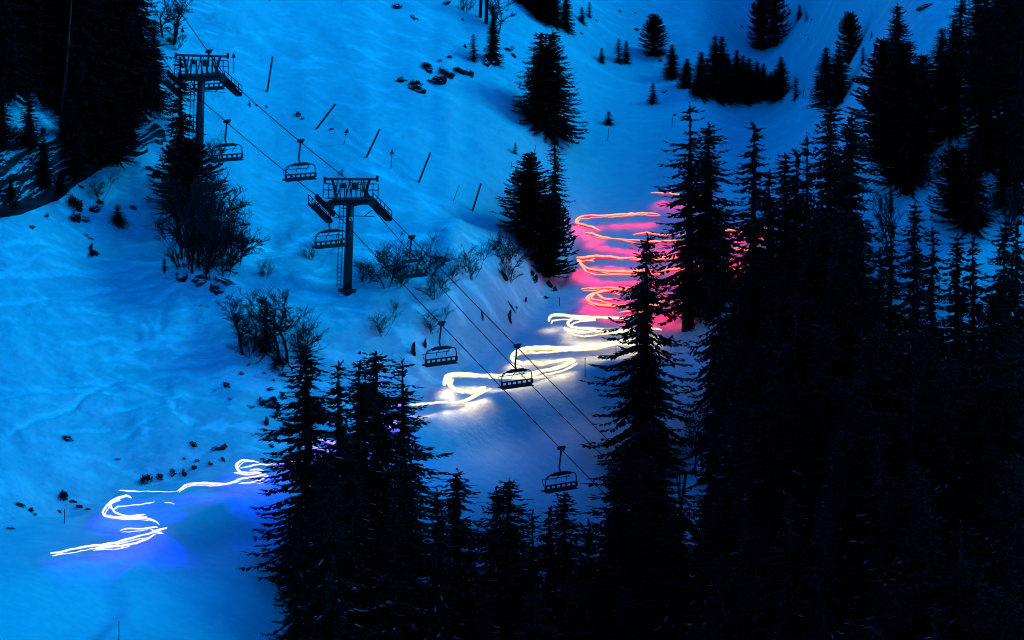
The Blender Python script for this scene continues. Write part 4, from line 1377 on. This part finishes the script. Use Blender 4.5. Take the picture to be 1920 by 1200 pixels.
GP, GW, GB = 'pink light lines on the upper piste', 'warm white light lines on the middle piste', 'blue-white light lines on the lower piste'
for path, rad, lab in [
    ([(1220, 361), (1238, 361), (1245, 363), (1282, 365), (1298, 363), (1316, 368)], .10, 'topmost short pink light line beside the broken-tipped spruce'),
    ([(1236, 402), (1220, 400), (1190, 402), (1132, 404), (1095, 406), (1084, 409), (1080, 415), (1083, 419), (1095, 423), (1111, 427), (1125, 433)], .13, 'long pink light line with a hooked left turn, second from the top'),
    ([(1094, 438), (1109, 439), (1118, 442), (1155, 448), (1190, 452), (1247, 453), (1290, 452)], .12, 'pink light line sagging to the right below the hooked one'),
    ([(1186, 441), (1213, 438), (1247, 441), (1296, 441)], .10, 'short faint pink light line above the small spruce tip'),
    ([(1330, 438), (1358, 434), (1400, 430), (1438, 428)], .14, 'pink light line glimpsed behind the thin spire spruces'),
    ([(1081, 483), (1093, 486), (1114, 482), (1144, 481), (1155, 484), (1183, 485), (1224, 484), (1275, 482), (1310, 478), (1360, 470), (1400, 468)], .17, 'bright upper pink light line of the middle loop'),
    ([(1083, 488), (1095, 499), (1114, 506), (1141, 510), (1169, 510), (1199, 509), (1236, 510), (1254, 506), (1284, 505), (1340, 508), (1395, 506)], .17, 'bright lower pink light line of the middle loop'),
    ([(1086, 494), (1100, 509), (1112, 513), (1125, 516), (1164, 517)], .09, 'thin outer pink light arc under the middle loop'),
    ([(1089, 492), (1100, 490), (1114, 491)], .10, 'short pink light stub inside the middle loop'),
    ([(1090, 542), (1100, 540), (1112, 541), (1167, 541), (1210, 538), (1236, 532), (1291, 531)], .13, 'straight pink light line on top of the lowest pink loop'),
    ([(1165, 550), (1140, 546), (1119, 549), (1105, 553), (1100, 559), (1105, 566), (1119, 572), (1149, 574), (1193, 572), (1218, 572), (1244, 572), (1290, 566)], .15, 'outer ring of the lowest pink light loop'),
    ([(1132, 545), (1112, 553), (1110, 560), (1126, 564), (1140, 570), (1156, 572)], .10, 'inner pink light arc of the lowest pink loop'),
    ([(1119, 551), (1126, 557), (1135, 561), (1158, 560)], .11, 'short pink light squiggle inside the lowest pink loop'),
    ([(1160, 587), (1174, 585), (1195, 584), (1220, 587), (1266, 588), (1290, 584)], .11, 'lowest pink light line just above the white ones'),
    ([(1211, 570), (1225, 566), (1239, 565), (1262, 560)], .10, 'short slanting pink light line right of the tall front spruce'),
]:
    light_line(path, 0.95, rad * 0.85, M['pink_glow'], lab, GP, (1.0, 0.0, 0.03), 46 * (rad / 0.14) ** 1.5, 116)
    if rad >= 0.12 and len(path) > 2:
        light_line([(x_ + 3, y_ + 3.2 + 2.2 * math.sin(i_ * 1.7 + x_)) for i_, (x_, y_) in enumerate(path[:max(3, (len(path) * 3) // 4)])], 0.9, rad * 0.45, M['pink_glow'], 'thin strand under the ' + lab.split(',')[0], GP)
for path, rad, lab in [
    ([(1029, 602), (1031, 595), (1042, 592), (1070, 593), (1112, 595), (1158, 597), (1190, 594), (1216, 594)], .17, 'uppermost white light line with a short hook at its left end'),
    ([(1112, 596), (1078, 596), (1066, 602), (1066, 609), (1078, 615), (1096, 618), (1131, 616)], .17, 'small white light curl under the uppermost white line'),
    ([(1058, 615), (1064, 618), (1084, 623), (1112, 622), (1158, 621), (1193, 619), (1223, 617), (1240, 619)], .19, 'white light line running right into the dark spruces'),
    ([(1241, 633), (1215, 634), (1190, 638), (1177, 641), (1149, 643), (1124, 648), (1078, 652), (1020, 653), (990, 655), (972, 657), (963, 662), (960, 670), (967, 679), (980, 683), (997, 680), (1013, 682), (1048, 677), (1074, 674)], .24, 'long white light line making a tight hairpin above the front chair'),
    ([(1077, 676), (1048, 688), (1013, 698), (990, 703), (956, 706), (910, 704), (864, 703), (842, 706), (835, 713), (833, 722)], .25, 'broad white light line behind the front chair, curling down at its left end'),
    ([(845, 706), (841, 716), (850, 727), (864, 733), (889, 734), (910, 726)], .22, 'white light bend below the broad white line'),
    ([(921, 728), (898, 740), (871, 751), (852, 755), (836, 755), (818, 756), (783, 758), (766, 758)], .16, 'lowest white light line tailing off towards the left spruces'),
    ([(997, 662), (985, 661), (972, 662)], .16, 'short white light stub inside the hairpin'),
]:
    light_line(path, 1.0, rad * 0.74, M['white_glow'], lab, GW, (1.0, 0.80, 0.48), 13, 118, 0.62)
    if rad > 0.165 and len(path) > 3:
        k_ = (len(path) * 2) // 3
        light_line([(x_ + 5, y_ + 5.5 + 2 * math.sin(i_)) for i_, (x_, y_) in enumerate(path[:max(3, k_)])], 1.0, rad * 0.4, M['white_glow'], 'thin strand below the ' + lab.split(',')[0], GW)
for path, rad, lab in [
    ([(95, 1038), (126, 1031), (168, 1025), (218, 1017), (253, 1008), (276, 1002), (294, 994), (313, 990)], .13, 'lowest blue-white light line reaching farthest left'),
    ([(172, 1028), (218, 1026), (241, 1022), (269, 1013), (292, 1002)], .11, 'blue-white light line running just under the farthest-left one'),
    ([(283, 991), (294, 997), (304, 999)], .13, 'knot of blue-white light at the right end of the lowest line'),
    ([(226, 995), (239, 991), (278, 991), (296, 989)], .11, 'short level blue-white light line just above the lowest pair'),
    ([(296, 979), (285, 974), (260, 972), (230, 971), (212, 969), (198, 966), (193, 961), (198, 953), (207, 941), (223, 933), (237, 931), (246, 934)], .14, 'outer sweep of the blue-white light curve'),
    ([(273, 966), (241, 967), (220, 962), (209, 953), (208, 944), (225, 936)], .12, 'inner arc of the blue-white light curve'),
    ([(212, 958), (221, 950), (241, 947), (264, 946), (290, 942)], .09, 'blue-white light line inside the curve, fading to the right'),
    ([(308, 943), (318, 943), (328, 946)], .05, 'tiny separate blue-white light dash'),
    ([(223, 921), (269, 921)], .08, 'thin level blue-white light line above the curve'),
    ([(269, 921), (300, 921), (333, 920)], .045, 'faint dotted-looking light line between the two blue curves'),
    ([(333, 920), (347, 911), (366, 908), (400, 907), (432, 906), (448, 900), (469, 896), (490, 892), (499, 888)], .13, 'rising blue-white light line between the two curves'),
    ([(503, 892), (490, 899), (478, 903), (448, 906)], .11, 'short blue-white light line below the rising one'),
    ([(483, 866), (467, 863), (453, 865), (444, 872), (447, 881), (458, 886), (490, 886), (489, 881), (469, 881)], .13, 'upper blue-white light curl beside the spruces'),
    ([(439, 887), (460, 889), (488, 887)], .10, 'short blue-white light bar under the upper curl'),
    ([(451, 878), (469, 875), (483, 870), (501, 871), (511, 870)], .10, 'blue-white light line leading from the upper curl into the spruces'),
]:
    light_line(path, 0.95, rad * 0.72, M['blue_glow'], lab, GB, (0.0, 0.0, 1.0), 300, 125)
    if rad >= 0.11 and len(path) > 2:
        light_line([(x_ + 3, y_ + 3.2 + 2.2 * math.sin(i_ * 1.7 + x_)) for i_, (x_, y_) in enumerate(path[:max(3, (len(path) * 3) // 4)])], 0.9, rad * 0.34, M['blue_glow'], 'thin strand under the ' + lab.split(',')[0], GB)
GV = 'violet-blue light lines behind the left spruces'
for path, rad, lab in [
    ([(512, 870), (540, 867), (573, 864), (600, 858), (622, 850), (600, 843), (570, 838)], .12, 'violet-blue light line entering the left foreground spruces'),
    ([(570, 836), (600, 826), (640, 836), (680, 828), (715, 812), (735, 797), (758, 788)], .12, 'violet-blue light line hidden among the left foreground spruces'),
    ([(700, 764), (720, 762), (766, 759)], .11, 'violet-blue light line at the right edge of the left spruces'),
]:
    light_line(path, 0.95, rad * 1.3, M['violet_glow'], lab, GV, (0.02, 0.0, 1.0), 160, 150)

import os
if os.environ.get('DBG'):
    for nm_, S_ in (('S1', S1), ('S2', S2), ('S3', S3)):
        print('DBG', nm_, [(round(960 + FPX * v.x / v.dot(FWD)), round(600 - FPX * v.dot(UPV) / v.dot(FWD)), round(v.dot(FWD))) for v in S_])
    print('DBG P1', base1[:], 'H', HD1, 'P2', base2[:], HD2, 'P3', base3[:], HD3, 'rot', math.degrees(LROT))

# ------------------------------------------------------------------ light
SUN_EL, SUN_AZ = 36.0, 84.0        # azimuth from +Y towards +X
w = bpy.data.worlds.new('World'); scene.world = w
w.use_nodes = True
nt = w.node_tree; N = nt.nodes; L = nt.links
bg = N['Background']
sky = N.new('ShaderNodeTexSky'); sky.sky_type = 'NISHITA'; sky.sun_disc = False
sky.sun_elevation = R(SUN_EL); sky.sun_rotation = R(SUN_AZ)
sky.altitude = 1800; sky.ozone_density = 4.0; sky.air_density = 1.0; sky.dust_density = 0.3
tint = N.new('ShaderNodeMix'); tint.data_type = 'RGBA'; tint.blend_type = 'MULTIPLY'
tint.inputs['Factor'].default_value = 1.0
tint.inputs['B'].default_value = (0.0015, 0.42, 0.98, 1)
L.new(sky.outputs[0], tint.inputs['A']); L.new(tint.outputs['Result'], bg.inputs['Color'])
bg.inputs['Strength'].default_value = 0.28
sl = bpy.data.lights.new('sun', 'SUN'); sl.energy = 2.0; sl.angle = R(26); sl.color = (0.002, 0.50, 0.90)
so = bpy.data.objects.new('sun', sl); col.objects.link(so)
sd = Vector((math.sin(R(SUN_AZ)) * math.cos(R(SUN_EL)), math.cos(R(SUN_AZ)) * math.cos(R(SUN_EL)), math.sin(R(SUN_EL))))
so.rotation_euler = sd.to_track_quat('Z', 'Y').to_euler()
so.location = (60, 250, 80)

scene.view_settings.view_transform = 'Standard'
scene.view_settings.look = 'None'
scene.view_settings.exposure = 0
scene.render.engine = 'CYCLES'
scene.cycles.use_denoising = True
scene.cycles.max_bounces = 2
scene.cycles.diffuse_bounces = 1
scene.cycles.sample_clamp_indirect = 6
scene.cycles.filter_width = 1.0
